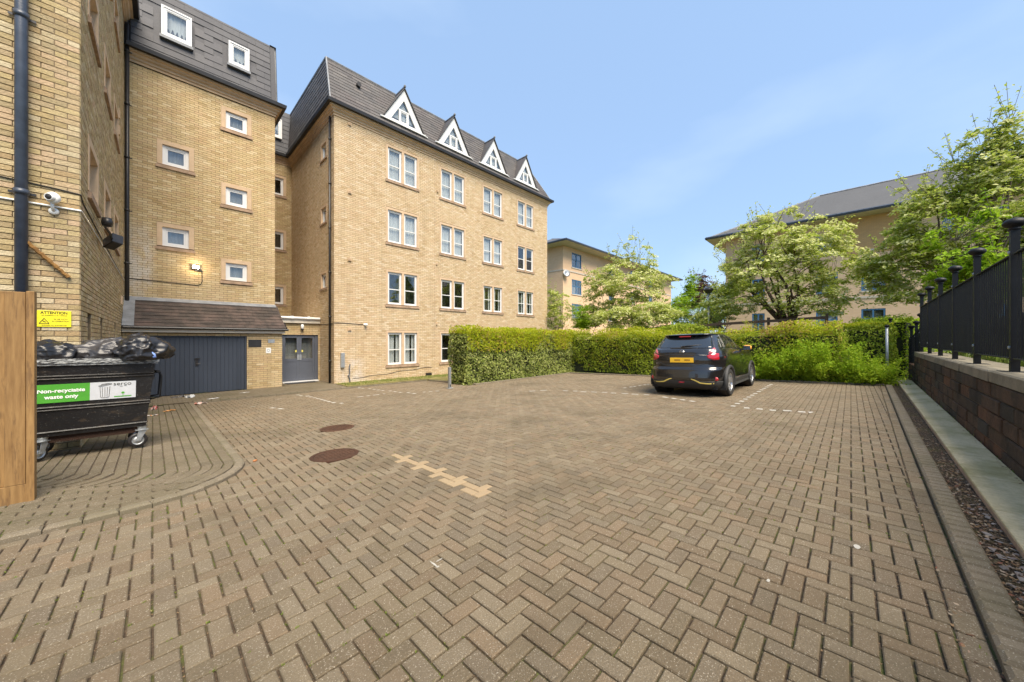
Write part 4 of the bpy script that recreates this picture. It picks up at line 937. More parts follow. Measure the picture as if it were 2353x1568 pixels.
text('24 HR CCTV', .026, (cxs+.055, yy, czs-.005), MAT['ink'], sg, sx=.85)
text('IN OPERATION', .026, (cxs+.055, yy, czs-.035), MAT['ink'], sg, sx=.85)
text('OFFENDERS WILL BE PROSECUTED', .016, (cxs, yy, czs-.092), MAT['ink'], sg, sx=.86)
f = MB(); tx, tz = cxs-.085, czs-.03
for (a, b_) in (((-.042, -.036), (.042, -.036)), ((.042, -.036), (0, .036)), ((0, .036), (-.042, -.036))):
    f.tube([Vector((tx+a[0], yy, tz+a[1])), Vector((tx+b_[0], yy, tz+b_[1]))], .0035, 4)
f.tube([Vector((tx-.012, yy, tz)), Vector((tx+.014, yy, tz-.016))], .005, 4); f.build('triangle_symbol', MAT['ink'], sg)
# white camera on the near wall
cp_ = px(122, 482, Y=NY-.03)
wc = empty('security_camera', cp_, 'white round security camera on a short arm above the white conduit at the left', 'camera')
f = MB(); f.smooth = True; f.lathe([(0, -.035), (.040, -.035), (.048, -.02), (.048, 0), (0, 0)], Vector((cp_.x+.005, NY-.005, cp_.z-.02)), 'y', 20); f.build('mount', MAT['white'], wc)
f = MB(); f.smooth = True; f.tube([Vector((cp_.x+.005, NY-.03, cp_.z-.02)), Vector((cp_.x+.0, NY-.075, cp_.z+.03)), Vector((cp_.x+.0, NY-.085, cp_.z+.085))], .017, 12); f.build('arm', MAT['white'], wc)
head = Vector((cp_.x+.01, NY-.10, cp_.z+.145)); dr = Vector((-.50, -.85, -.12)).normalized(); qt = dr.to_track_quat('Z', 'Y').to_matrix().to_4x4(); qt.translation = head
f = MB(qt); f.smooth = True; f.lathe([(0, -.055), (.045, -.05), (.068, -.02), (.078, .012), (.066, .028), (.052, .032)], (0, 0, 0), 'z', 24); f.lathe([(.052, .032), (.046, .07), (.040, .074), (.036, .066), (0, .066)], (0, 0, 0), 'z', 24); f.build('housing', MAT['white'], wc)
f = MB(qt); f.smooth = True; f.lathe([(.038, .0665), (.030, .074), (0, .078)], (0, 0, 0), 'z', 20); f.build('lens', MAT['black'], wc)
# black double floodlight further along
q = px(243, 548, X=-.60)
bf = empty('flood_light', q, 'unlit black floodlight and sensor on the side wall by the black cable', 'lamp')
f = MB(); f.tube([q+Vector((0, -.55, .14)), q+Vector((.06, -.3, .06)), q+Vector((.08, 0, -.02))], .018, 6); f.build('arm', MAT['black'], bf)
f = MB(); f.smooth = True; f.lathe([(0, -.07), (.06, -.07), (.075, .0), (.06, .07), (0, .07)], q+Vector((.05, -.55, .18)), 'z', 14); f.build('sensor', MAT['black'], bf)
f = MB(Matrix.Translation(q+Vector((.10, .1, -.03))) @ Euler((R(-20), R(10), R(25))).to_matrix().to_4x4()); f.bbox((-.09, -.14, -.10), (.06, .14, .10), .015); f.build('housing', MAT['black'], bf)
f = MB(Matrix.Translation(q+Vector((.10, .1, -.03))) @ Euler((R(-20), R(10), R(25))).to_matrix().to_4x4()); f.box((.061, -.12, -.08), (.066, .12, .08)); f.build('lamp_glass', MAT['steel'], bf)
# ================================================================== THINGS IN THE YARD
random.seed(12)
# manhole covers
for p, r, lab in ((holes[0][0], .262, 'rusty round manhole cover, the nearer and larger looking of the two in the paving'), (holes[1][0], .25, 'rusty round manhole cover, the farther of the two towards the garage doors')):
    mo = empty('manhole_cover', (p.x, p.y, G(p.x, p.y)), lab, 'manhole cover', 'manhole covers in the yard')
    tl = Matrix.Translation((p.x, p.y, G(p.x, p.y))) @ Euler((-SLOPE, 0, 0)).to_matrix().to_4x4()
    f = MB(tl); f.lathe([(r+.03, -.03), (r+.03, .004), (r+.022, .008), (r-.012, .008), (r-.014, .0)], seg=40); f.build('rim', MAT['rust'], mo)
    f = MB(tl); f.lathe([(r-.018, -.02), (r-.018, .005), (0, .006)], seg=40)
    for i in range(-5, 6):
        for j in range(-5, 6):
            x_, y_ = i*.05, j*.05
            if x_*x_+y_*y_ < (r-.04)**2: f.box((x_-.016, y_-.006, .005), (x_+.016, y_+.006, .009)) if (i+j) % 2 else f.box((x_-.006, y_-.016, .005), (x_+.006, y_+.016, .009))
    f.build('lid', MAT['rust'], mo)
# painted bay lines: worn white blocks
MAT['paint'] = M_plain('worn_white_paint', (.42, .40, .35), .85, .2, 9, .3)
def dashes(a, b_, n, w=.1, l=.17, pool=None):
    f = MB(); a, b_ = px(*a), px(*b_); d = (b_-a); d.z = 0; L = d.length; d.normalize(); s = Vector((-d.y, d.x, 0))
    for k in range(n):
        c = a+d*(L*(k+.5)/n); c.x = round(c.x/.1)*.1+random.uniform(-.01, .01)
        l_ = min(l, L/n*.62)*random.uniform(.7, 1.05)
        P = [c-d*l_/2-s*w/2, c+d*l_/2-s*w/2, c+d*l_/2+s*w/2, c-d*l_/2+s*w/2]
        for p in P: p.x += random.uniform(-.008, .008); p.z = G(p.x, p.y)+.0045
        f.add(P, [(0, 1, 2, 3)])
    o = f.build('bay_marking', MAT['paint'], yard)
dashes((612, 938), (652, 941), 2); dashes((684, 907), (788, 929), 11, .09); dashes((812, 890), (957, 906), 12, .09)
dashes((815, 914), (890, 905), 6, .1, .25); dashes((968, 902), (1010, 899), 3, .09, .3); dashes((1210, 900), (1262, 897), 2, .09, .25)
dashes((1290, 898), (1500, 908), 9, .09, .22); dashes((1430, 893), (1515, 880), 8, .08, .15); dashes((1679, 937), (1774, 883), 13, .09, .16)
dashes((1520, 912), (1600, 925), 4, .1, .25); dashes((1700, 938), (1860, 948), 5, .12, .24); dashes((1030, 893), (1170, 868), 9, .07, .12)
# worn patch and a stain on single blocks
f = MB(); 
for (x_, y_, a_, b_) in ((997, 1298, .006, .045), (1006, 1304, .012, .01), (1010, 1288, .03, .006), (1968, 1258, .03, .02), (1765, 1336, .02, .01), (640, 918, .10, .03), (580, 935, .08, .03), (1862, 948, .10, .04)):
    c = px(x_, y_); n_ = 9; vs = [Vector((c.x+a_*math.cos(6.283*k/n_)*random.uniform(.6, 1.2), c.y+b_*math.sin(6.283*k/n_)*random.uniform(.6, 1.2), 0)) for k in range(n_)]
    for v in vs: v.z = G(v.x, v.y)+.0045
    f.add(vs, [tuple(range(n_))])
f.build('paint_spot', MAT['paint'], yard)
# moss and small weeds in the joints
random.seed(31); f = MB()
def tuft(f, c, n, h, sp):
    for _ in range(n):
        a = random.uniform(0, 6.28); r_ = random.uniform(0, sp); p = c+Vector((math.cos(a)*r_, math.sin(a)*r_, 0)); hh = h*random.uniform(.4, 1); t_ = Vector((random.gauss(0, .5), random.gauss(0, .5), 1)).normalized()*hh; w = Vector((random.gauss(0, 1), random.gauss(0, 1), 0)).normalized()*hh*.16
        f.add([p-w, p+w, p+t_*.6+w*.8, p+t_, p+t_*.6-w*.8], [(0, 1, 2, 3, 4)])
for _ in range(3600):
    x_ = random.uniform(-1, 8)**1.0; y_ = random.uniform(-.3, 8)
    if noise.noise(Vector((x_*.6, y_*.6, 3))) < -.02 or inside_pavement(x_-.05, y_) : continue
    if random.random() < .5: x_ = round(x_/MU)*MU
    else: y_ = round(y_/MU)*MU
    if y_ < kerbY(x_)+.1: continue
    tuft(f, Vector((x_, y_, G(x_, y_)-.006)), random.randint(4, 12), .015, .011)
for _ in range(340):
    d = .1+.1*random.randint(0, 9); P = kerb_path(d, .1); q = random.choice(P[20:90]); 
    if not inside_pavement(q.x, q.y): continue
    tuft(f, Vector((q.x, q.y, ZW(q.x, q.y)-.006)), random.randint(3, 8), .013, .014)
for (x_, n_, h_) in ((1.75, 26, .10), (1.95, 10, .05), (3.1, 8, .03), (2.5, 6, .03), (5.2, 10, .04)):
    tuft(f, Vector((x_, kerbY(x_)+.02, -.0)), n_, h_, .03)
for _ in range(160):
    x_ = random.uniform(2, 15); 
    if random.random() < .5: tuft(f, Vector((x_, wallY(x_)+.02, .09)), 5, .05, .03)
MAT['weed'] = M_leaf('weed_green', [(.15, .22, .02), (.22, .29, .03), (.10, .15, .02), (.28, .23, .08)]); tag(f.build('joint_weeds', MAT['weed']), kind='stuff')
f = MB()
for _ in range(5200):                                    # grass on top of the wall and by the facade
    if random.random() < .55: x_ = random.uniform(3.5, 15); y_ = wallY(x_)-.50-random.random()*1.4; z_ = .97; h_ = .16*random.random()**1.6+.03
    else: x_ = random.uniform(5.1, 18); y_ = random.uniform(13.62, 14.62); z_ = ZP+.02; h_ = .05
    if y_ > 13 and x_ > 8.6 and y_ < 13: continue
    tuft(f, Vector((x_, y_, z_)), 3, h_, .04)
MAT['grass'] = M_leaf('grass_blades', [(.16, .24, .03), (.24, .31, .05), (.12, .18, .03), (.30, .30, .08)]); tag(f.build('grass', MAT['grass']), kind='stuff')
f = MB(); f.box((5.06, 13.47, ZP-.3), (8.5, MY-.01, ZP+.015)); f.box((8.5, 11.6, ZP-.3), (30, MY-.012, ZP+.01)); f.box((8.52, 10.22, ZP-.3), (14.5, 11.6, ZP+.0)); MAT['verge'] = M_plain('mossy_verge', (.17, .15, .045), .95, .4, 2.5, .5)
tag(f.build('verge', MAT['verge']), kind='structure')

# hinged parking post by the hedge
q = px(1033, 893); bo = empty('parking_post', q, 'short grey steel parking post standing in front of the clipped hedge end', 'post')
f = MB(); f.bbox((q.x-.04, q.y-.04, q.z), (q.x+.04, q.y+.04, q.z+.74), .006); f.build('post', MAT['steel'], bo)
f = MB(); f.bbox((q.x-.10, q.y-.08, q.z), (q.x+.10, q.y+.08, q.z+.02), .004); f.build('base_plate', MAT['steel'], bo)
f = MB(); f.box((q.x-.015, q.y-.05, q.z+.06), (q.x+.015, q.y+.05, q.z+.14)); f.build('padlock', MAT['black'], bo)

# ------------------------------------------------------------------ timber fence at the left edge
FX, FY = -.757, 5.44; fz = ZW(FX, FY); ft = 1.79
fe = empty('timber_fence', (FX, FY, fz), 'tall new timber fence end with upright boards at the left edge', 'fence')
f = MB(); f.bbox((FX-.045, FY-.05, fz-.02), (FX, FY+.05, ft+.01), .004); f.build('post', MAT['timber'], fe)
f = MB(); f.bbox((FX-2.5, FY-.035, fz-.02), (FX-.047, FY-.005, fz+.16), .003); f.build('gravel_board', MAT['timber'], fe)
xx = FX-.049; k = 0; fb = Pool(fe, 'board', MAT['timber'], .003, minfull=.3)
while xx > FX-2.4:
    w_ = .115; fb.add(Vector((xx-w_/2, FY-.022+(.012 if k % 2 else -.004), (fz+.162+ft)/2)), X_, Z_, -Y_, w_/2-.001, (ft-fz-.162)/2, .010); xx -= w_-.012; k += 1
fb.finish()
f = MB(); f.box((FX-2.4, FY+.0, fz+.5), (FX-.05, FY+.045, fz+.58)); f.box((FX-2.4, FY+.0, ft-.3), (FX-.05, FY+.045, ft-.22)); f.build('rail', MAT['timber'], fe)

# ------------------------------------------------------------------ the waste bin
MAT['bin'] = None
m, t, b = nodes('scuffed_black_bin')
c = mixc(t, noise_fac(t, 3, 5), (.006, .006, .007), (.013, .012, .012)); c = mixc(t, mixfac(t, noise_fac(t, 5, 6, .7, (1, 1, 3), lo=.56, hi=.66), .5), c, (.07, .05, .032))
c = mixc(t, noise_fac(t, 45, 4, .7, (1, 1, 3), lo=.64, hi=.70), c, (.30, .30, .28)); t.links.new(c, b.inputs['Base Color']); b.inputs['Roughness'].default_value = .38; bump(t, b, noise_fac(t, 20, 4), .25, .006); MAT['bin'] = m
m, t, b = nodes('scraped_bin_rim')
c = mixc(t, noise_fac(t, 16, 6, .7, (1, 1, 5), lo=.44, hi=.56), (.03, .03, .032), (.42, .43, .42)); t.links.new(c, b.inputs['Base Color']); b.inputs['Roughness'].default_value = .4; MAT['bin_rim'] = m
W2, zb_, zt_ = .60, .29, 1.235
bx0 = Vector((-.585, 7.17, -.155))
bn = empty('waste_bin', bx0, 'large black wheeled rubbish bin with green and white waste label, overfull with bags', 'bin')
TB = Matrix.Translation(bx0) @ Euler((0, R(.9), R(1.5))).to_matrix().to_4x4()
D_ = .60
f = MB(TB); 
def frust(f, x0, x1, y0, y1, z0, x2, x3, y2, y3, z1): f.add([(x0, y0, z0), (x1, y0, z0), (x1, y1, z0), (x0, y1, z0), (x2, y2, z1), (x3, y2, z1), (x3, y3, z1), (x2, y3, z1)], BOXF.tolist()+[(3, 2, 1, 0)])
nn_ = 8
def bw(z): return .515+.085*(z-zb_)/(zt_-zb_)
def by0(z): return .03-.05*(z-zb_)/(zt_-zb_)
f.add([(-bw(zb_), by0(zb_), zb_), (bw(zb_), by0(zb_), zb_), (bw(zb_), .56, zb_), (-bw(zb_), .56, zb_), (-bw(zt_), by0(zt_), zt_), (bw(zt_), by0(zt_), zt_), (bw(zt_), .60, zt_), (-bw(zt_), .60, zt_)],
      [(0, 1, 5, 4), (1, 2, 6, 5), (2, 3, 7, 6), (3, 0, 4, 7), (3, 2, 1, 0)])
for zc in (.345, .62, .655, 1.01, 1.045):                    # pressed ribs
    f.add([(-bw(zc)-.004, by0(zc)-.006, zc-.012), (bw(zc)+.004, by0(zc)-.006, zc-.012), (bw(zc)+.004, by0(zc)-.016, zc), (-bw(zc)-.004, by0(zc)-.016, zc), (-bw(zc)-.004, by0(zc)-.004, zc+.012), (bw(zc)+.004, by0(zc)-.004, zc+.012)], [(0, 1, 2, 3), (3, 2, 5, 4)])
    f.add([(bw(zc)+.004, by0(zc), zc-.012), (bw(zc)+.004, .57, zc-.012), (bw(zc)+.014, .57, zc), (bw(zc)+.014, by0(zc), zc), (bw(zc)+.004, by0(zc), zc+.012), (bw(zc)+.004, .57, zc+.012)], [(0, 1, 2, 3), (3, 2, 5, 4)])
f.build('body', MAT['bin'], bn)
f = MB(TB); f.box((-.48, .07, .205), (.48, .52, .289)); f.build('underframe', MAT['rust'], bn)
f = MB(TB); w_ = bw(zt_)
for (z0, z1, o) in ((zt_-.055, zt_-.03, .022), (zt_-.03, zt_+.0, .034), (zt_+.0, zt_+.028, .024)):
    f.box((-w_-o, -.02-o, z0), (w_+o, .01, z1)); f.box((-w_-o, .59, z0), (w_+o, .60+o, z1)); f.box((-w_-o, .01, z0), (-w_+.005, .59, z1)); f.box((w_-.005, .01, z0), (w_+o, .59, z1))
f.build('rim', MAT['bin_rim'], bn)
f = MB(TB); f.box((-w_+.01, .0, .95), (w_-.01, .58, 1.0)); f.build('rubbish_inside', MAT['black'], bn)
f = MB(TB); f.smooth = True; f.tube([(w_-.03, .10, 1.05), (w_+.05, .10, 1.04), (w_+.065, .10, .98), (w_+.05, .10, .68), (w_-.05, .10, .66)], .013, 8); f.tube([(w_-.03, .45, 1.05), (w_+.05, .45, 1.04), (w_+.065, .45, .98), (w_+.05, .45, .68), (w_-.05, .45, .66)], .013, 8); f.build('handle', MAT['rail_black'], bn)
def caster(cx_, cy_, yaw):
    T = TB @ Matrix.Translation((cx_, cy_, 0)) @ Euler((0, 0, yaw)).to_matrix().to_4x4()
    f = MB(T); f.smooth = True; f.lathe([(.062, -.020), (.088, -.022), (.098, -.012), (.100, 0), (.098, .012), (.088, .022), (.062, .020)], (0, 0, .100), 'y', 28); wl = f.build('caster', MAT['black'], bn)
    f = MB(T); f.lathe([(.012, -.024), (.03, -.020), (.05, -.010), (.063, -.020), (.063, .020), (.05, .010), (.03, .020), (.012, .024)], (0, 0, .100), 'y', 24); f.build('wheel_rim', MAT['steel'], wl)
    f = MB(T)
    for s in (-1, 1): f.add([(-.022, s*.030, .09), (.022, s*.030, .09), (.085, s*.030, .235), (.0, s*.030, .235), (-.022, s*.036, .09), (.022, s*.036, .09), (.085, s*.036, .235), (.0, s*.036, .235)], BOXF.tolist()+[(3, 2, 1, 0)])
    f.box((-.03, -.05, .235), (.10, .05, .245)); f.tube([(0, -.04, .10), (0, .04, .10)], .012, 8); f.lathe([(.045, .245), (.045, .27), (.06, .292)], (.04, 0, 0), 'z', 14); f.build('fork', MAT['steel'], wl)
caster(.44, .06, 0.12); caster(-.40, .04, .9); caster(.43, .50, .6); caster(-.42, .50, 0.2)
# label
yl = lambda z: by0(z)-.010
def label_quad(x0, x1, z0, z1, mat, name, off=0.0):
    f = MB(TB); P = [(x0, yl(z0)-off, z0), (x1, yl(z0)-off, z0), (x1, yl(z1)-off, z1), (x0, yl(z1)-off, z1)]; P2 = [(a, b+.003, c) for a, b, c in P]
    f.add(P+P2, [(0, 1, 2, 3), (4, 7, 6, 5), (0, 4, 5, 1), (1, 5, 6, 2), (2, 6, 7, 3), (3, 7, 4, 0)]); return f.build(name, mat, bn)
MAT['label_green'] = M_plain('label_green', (.075, .33, .035), .45, .08, 9, 0); MAT['label_white'] = M_plain('label_white', (.55, .57, .60), .45, .06, 9, 0)
gl = label_quad(-.455, .0, .715, .945, MAT['label_green'], 'green_label'); wl_ = label_quad(.0, .41, .715, .945, MAT['label_white'], 'white_label')
def btext(s, size, x_, z_, mat, parent, sx=1, bold=0):
    o = text(s, size, (0, 0, 0), mat, parent, sx=sx, bold=bold, extr=.0004); o.matrix_basis = TB @ Matrix.Translation((x_, yl(z_)-.0016, z_)) @ Euler((R(90)-.053, 0, 0)).to_matrix().to_4x4() @ Matrix.Diagonal((sx, 1, 1, 1)); return o
btext('Non-recyclable', .066, -.228, .862, MAT['white'], gl, .92, .0016); btext('waste only', .066, -.228, .785, MAT['white'], gl, .92, .0016)
btext('serco', .062, .285, .914, MAT['ink'], wl_, 1.2)
T0 = TB @ Matrix.Translation((0, 0, 0))
def mark(pts, r, z_ref, mat, name, parent):
    f = MB(TB); f.tube([(x_, yl(z)-.002, z) for x_, z in pts], r, 4); return f.build(name, mat, parent)
f = MB(TB)
for pts in ([(.085, .885), (.092, .745), (.105, .738), (.15, .738), (.165, .746), (.172, .885)], [(.078, .888), (.072, .897), (.185, .925), (.19, .915), (.082, .885)], [(.09, .897), (.10, .917), (.15, .925), (.18, .922)], [(.105, .875), (.108, .75)], [(.128, .875), (.129, .75)], [(.15, .875), (.147, .75)], [(.262, .880), (.286, .880)], [(.300, .8845), (.322, .8845)]):
    f.tube([(x_, yl(z)-.002, z) for x_, z in pts], .0022, 4)
f.build('bin_symbol', MAT['ink'], wl_)
f = MB(TB)
f.add([(.21, yl(.74)-.002, .735), (.37, yl(.74)-.002, .735), (.37, yl(.75)-.002, .748), (.21, yl(.75)-.002, .748)], [(0, 1, 2, 3)])
f.add([(.29+.016*math.cos(a), yl(.78)-.002, .790+.014*math.sin(a)) for a in np.linspace(0, 6.1, 10)], [tuple(range(10))]); f.box((.288, yl(.76)-.003, .748), (.292, yl(.76)-.001, .78)); f.build('tree_symbol', MAT['label_green'], wl_)

# rubbish bags
m, t, b = nodes('black_bag_plastic'); t.links.new(mixc(t, noise_fac(t, 4, 3), (.010, .010, .011), (.020, .019, .021)), b.inputs['Base Color']); b.inputs['Roughness'].default_value = .34; MAT['bag'] = m
m2, t, b = nodes('grey_bag_plastic'); t.links.new(mixc(t, noise_fac(t, 4, 3), (.025, .024, .025), (.055, .052, .054)), b.inputs['Base Color']); b.inputs['Roughness'].default_value = .35; MAT['bag_grey'] = m2
def bag(c, r, mat, label, seed, neck=None, group='rubbish bags heaped on the bin'):
    bm = bmesh.new(); bmesh.ops.create_icosphere(bm, subdivisions=5, radius=1)
    for v in bm.verts:
        d = v.co.normalized(); 
        rid = 1-abs(noise.noise(Vector((d.x*1.6+seed, d.y*1.6, d.z*1.6))))*2
        fold = 1-abs(noise.noise(Vector((d.x*3.1, d.y*3.1+seed, d.z*3.1))))*2; f3 = 1-abs(noise.noise(Vector((d.x*7+seed, d.y*7, d.z*7))))*2
        k = .80+.15*max(0, rid)**2.5+.09*max(0, fold)**3+.022*max(0, f3)**2+.16*noise.noise(d*1.1+Vector((seed, 0, 0)))
        if neck is not None:
            a = d.dot(neck.normalized()); k += .20*max(0, a-.72)/.28 if a > .72 else 0
        p = Vector((d.x*r[0], d.y*r[1], d.z*r[2]))*k
        if p.z < -.5*r[2]: p.z = -.5*r[2]+(p.z+.5*r[2])*.15
        v.co = p
    me = bpy.data.meshes.new('rubbish_bag'); bm.to_mesh(me); bm.free()
    for p in me.polygons: p.use_smooth = True
    o = link('rubbish_bag', me, None, MAT[mat]); o.location = c; tag(o, label, 'rubbish bag', group); return o
bz = bx0.z+zt_+.02
bag(Vector((-.95, 7.40, bz+.05)), (.36, .28, .22), 'bag', 'black rubbish bag on the left end of the bin, showing a clear tray', 1.3, Vector((.4, -.9, .3)))
b2 = bag(Vector((-.40, 7.42, bz+.07)), (.36, .28, .23), 'bag_grey', 'dull grey black rubbish bag on the middle of the overfull bin', 4.1, Vector((-1, -.2, -.1)))
b3 = bag(Vector((-.13, 7.28, bz+.10)), (.30, .29, .25), 'bag', 'shiny black rubbish bag hanging over the right end of the bin with a blue corner', 8.6, Vector((1, -.1, -.05)))
MAT['bluebag'] = M_plain('pale_blue_plastic', (.22, .34, .72), .35, .2, 8, .6)
f = MB(); f.smooth = True; q = Vector((-.13, 7.055, bz+.0)); 
pts = [(0, 0, 0), (.17, -.012, 0), (.16, -.004, .05), (.11, .03, .105), (.055, .03, .11), (.02, .0, .05)]
f.prism([q+Vector(p) for p in pts], (0, .02, 0)); f.build('blue_bag_corner', MAT['bluebag'], b3)
MAT['clear'] = M_plain('clear_grey_plastic', (.30, .31, .30), .2, .2, 20, .4)
f = MB(); q = Vector((-.98, 7.165, bz+.03)); f.prism([q, q+Vector((.12, .0, .015)), q+Vector((.10, .03, .075)), q+Vector((.02, .03, .07))], (0, .012, 0)); f.build('tray', MAT['clear'], C.objects.get('rubbish_bag'))

# litter
random.seed(77)
def litter(name, x, y, sx, sy, col, label, rot=0, h=.03, cat='litter', col2=None):
    p = px(x, y, raise_=.055); p.z = ZW(p.x, p.y) if inside_pavement(p.x-.05, p.y) else (ZP if p.y > YK else G(p.x, p.y))
    m_ = M_plain(name+'_paint', col, .6, .25, 30, .4); n = 7; vs = []; fs = []
    for j in range(n):
        for i in range(n):
            u, v = i/(n-1)-.5, j/(n-1)-.5; w = 1-.5*random.random()
            vs.append((u*sx*w, v*sy*w, h*abs(noise.noise(Vector((u*4+x, v*4, y))))*2+.006*random.random()+.004))
    for j in range(n-1):
        for i in range(n-1): fs.append((j*n+i, j*n+i+1, (j+1)*n+i+1, (j+1)*n+i))
    f = MB(Matrix.Translation(p) @ Euler((0, 0, rot)).to_matrix().to_4x4()); f.add(vs, fs)
    if col2: f.mi = [1 if random.random() < .4 else 0 for _ in f.mi]
    o = f.build(name, [m_]+([M_plain(name+'_print', col2, .6, .2, 30, .3)] if col2 else []), None); sd = o.modifiers.new('thick', 'SOLIDIFY'); sd.thickness = .002
    return tag(o, label, cat)
litter('crumpled_wrapper', 346+8, 941, .16, .12, (.45, .10, .09), 'crumpled red and white wrapper on the pavement beside the bin', .4, .10, col2=(.6, .55, .5))
litter('orange_peel_wrapper', 390, 945, .26, .09, (.55, .26, .08), 'flat orange wrapper lying on the pavement right of the red one', .3, .04)
litter('paper_strip', 349, 957, .26, .05, (.62, .58, .54), 'white paper strip with orange end sticking out behind the bin', .1, .02, col2=(.65, .25, .06))
litter('black_rag', 412, 917, .45, .14, (.03, .028, .028), 'black plastic scrap lying near the garage doors', .2, .06, col2=(.22, .2, .19))
litter('torn_paper', 436, 917, .30, .14, (.62, .62, .60), 'torn white paper beside the black scrap by the garage', .5, .10)
litter('food_wrapper', 458, 925, .35, .14, (.62, .52, .46), 'white and red food wrapper just inside the kerb near the garage', .2, .05, col2=(.55, .12, .05))
litter('paper_scrap', 490, 918, .34, .07, (.62, .6, .58), 'thin white paper scrap on the kerb below the garage doors', .3, .02)
litter('cardboard_scrap', 562, 906, .30, .07, (.42, .40, .36), 'pale flat card scrap on the paving in front of the brick pier', .05, .015)
q = px(586, 1061); f = MB(Matrix.Translation((q.x, q.y, q.z+.012)) @ Euler((0, 0, .4)).to_matrix().to_4x4()); f.smooth = True; f.lathe([(0, -.022), (.012, -.02), (.014, 0), (.012, .02), (0, .022)], (0, 0, 0), 'x', 10); tag(f.build('orange_scrap', M_plain('orange_scrap_paint', (.5, .2, .07), .6, .3, 20, .5)), 'tiny orange scrap on the paving beyond the kerb bend', 'litter')

# ------------------------------------------------------------------ railings on the wall
pt = [(6.49, -1.27), (8.24, -1.30), (9.94, -1.33), (11.65, -1.365), (13.35, -1.395), (15.05, -1.43)]
dx = pt[1][0]-pt[0][0]; pts_r = [(pt[0][0]-1.72*k, pt[0][1]+.034*k) for k in (4, 3, 2, 1)]+pt
rl = empty('railings', (10.5, -1.35, .98), 'black steel railings with ball topped posts on the stone retaining wall', 'railings')
zw = 1.0
def ball_post(f, x, y, z0, h, w=.075, r=.07):
    f.bbox((x-w/2, y-w/2, z0), (x+w/2, y+w/2, z0+h), .006)
def post(parent, x, y, z0, h, w=.062, r=.084):
    f = MB(); ball_post(f, x, y, z0, h, w); f.bbox((x-.11, y-.10, z0), (x+.11, y+.10, z0+.012), .003); o = f.build('post', MAT['rail_black'], parent)
    f = MB(); f.smooth = True; f.lathe([(.035, -.012), (.05, -.005), (.042, .008)]+[(r*math.cos(a), .066+r*.66*math.sin(a)) for a in np.linspace(-1.1, 1.57, 10)], (x, y, z0+h), 'z', 18); f.build('ball_cap', MAT['rail_black'], o)
    f = MB()
    for zz in (z0+.27, z0+1.30): f.lathe([(.018, 0), (.018, .012), (0, .016)], (x-.0, y+w/2, zz), 'y', 8)
    f.build('bolt', MAT['steel'], o)
for (x, y) in pts_r: post(rl, x, y, zw, 1.55)
pb = Pool(rl, 'bar', MAT['rail_black'], 0, minfull=.2)
for (a, b_) in zip(pts_r, pts_r[1:]):
    L = b_[0]-a[0]-.10; n = int(L/.098); d = Vector((b_[0]-a[0], b_[1]-a[1], 0)).normalized(); s = Vector((-d.y, d.x, 0))
    for z0, z1 in ((1.145, 1.157), (2.27, 2.285)):
        f = MB(); P0, P1 = Vector((a[0]+.045, a[1], 0)), Vector((b_[0]-.045, b_[1], 0)); Q = [P0-s*.022, P1-s*.022, P1+s*.022, P0+s*.022]; f.add([p+Z_*z0 for p in Q]+[p+Z_*z1 for p in Q], BOXF.tolist()+[(3, 2, 1, 0)]); f.build('rail', MAT['rail_black'], rl)
    for k in range(n):
        q = Vector((a[0]+.085+(k+.5)*(b_[0]-a[0]-.17)/n, a[1]+(b_[1]-a[1])*(k+.5)/n, (1.157+2.27)/2)); pb.add(q, d, Z_, s, .0065, (2.27-1.157)/2, .0065)
# lower flight of railing going down past the end of the wall
low = [(15.25, -1.44, .55, 1.42), (16.6, -1.47, .45, 1.35), (18.2, -1.5, .40, 1.30), (20.0, -1.55, .38, 1.28)]
for (x, y, z0, h) in low: post(rl, x, y, z0-.3, h+.32)
for (a, b_) in zip(low, low[1:]):
    n = int((b_[0]-a[0])/.085); zt1, zt2 = a[2]+a[3]-.25, b_[2]+b_[3]-.25
    f = MB()
    for (z0, z1) in ((a[2]+.04, b_[2]+.04), (zt1, zt2)): f.tube([Vector((a[0], a[1], z0)), Vector((b_[0], b_[1], z1))], .016, 4)
    f.build('rail', MAT['rail_black'], rl)
    for k in range(n):
        t_ = (k+.5)/n; zt = zt1+(zt2-zt1)*t_; z0 = a[2]+.04; q = Vector((a[0]+(b_[0]-a[0])*t_, a[1]+(b_[1]-a[1])*t_, (zt+z0)/2)); pb.add(q, X_, Z_, -Y_, .008, (zt-z0)/2, .008)
pb.finish()
# dark boarded screen seen through the lower half of the bars
ds = empty('dark_screen', (9, -3.3, 1), 'black boarded screen standing behind the railings at the right edge', 'screen')
f = MB(); f.box((2.2, -2.35, .95), (14.9, -2.31, 1.83)); f.build('panel', MAT['rail_black'], ds)
f = MB()
for k in range(8): f.box((2.2+k*1.8, -2.31, .95), (2.27+k*1.8, -2.26, 1.86))
f.build('upright', MAT['rail_black'], ds)
# pair of thin grey posts by the path end
for i, (x_, yb_, yt_, X0, lab) in enumerate(((2038, 812, 752, 15.9, 'thin grey steel post with a ball top between the hedge and the railings'), (2046, 800, 736, 17.6, 'second thin dark post with ball top just behind the grey one'))):
    a, b_ = px(x_, yb_, X=X0), px(x_, yt_, X=X0); po = empty('ball_post', a, lab, 'post')
    f = MB(); f.smooth = True; f.tube([Vector((a.x, a.y, 0)), b_], .035, 10); f.build('post', MAT['steel'] if i == 0 else MAT['rail_black'], po)
    f = MB(); f.smooth = True; f.lathe([(.02, -.02), (.05, 0), (.06, .03), (.045, .065), (0, .08)], b_, 'z', 12); f.build('ball_cap', MAT['rail_black'], po)
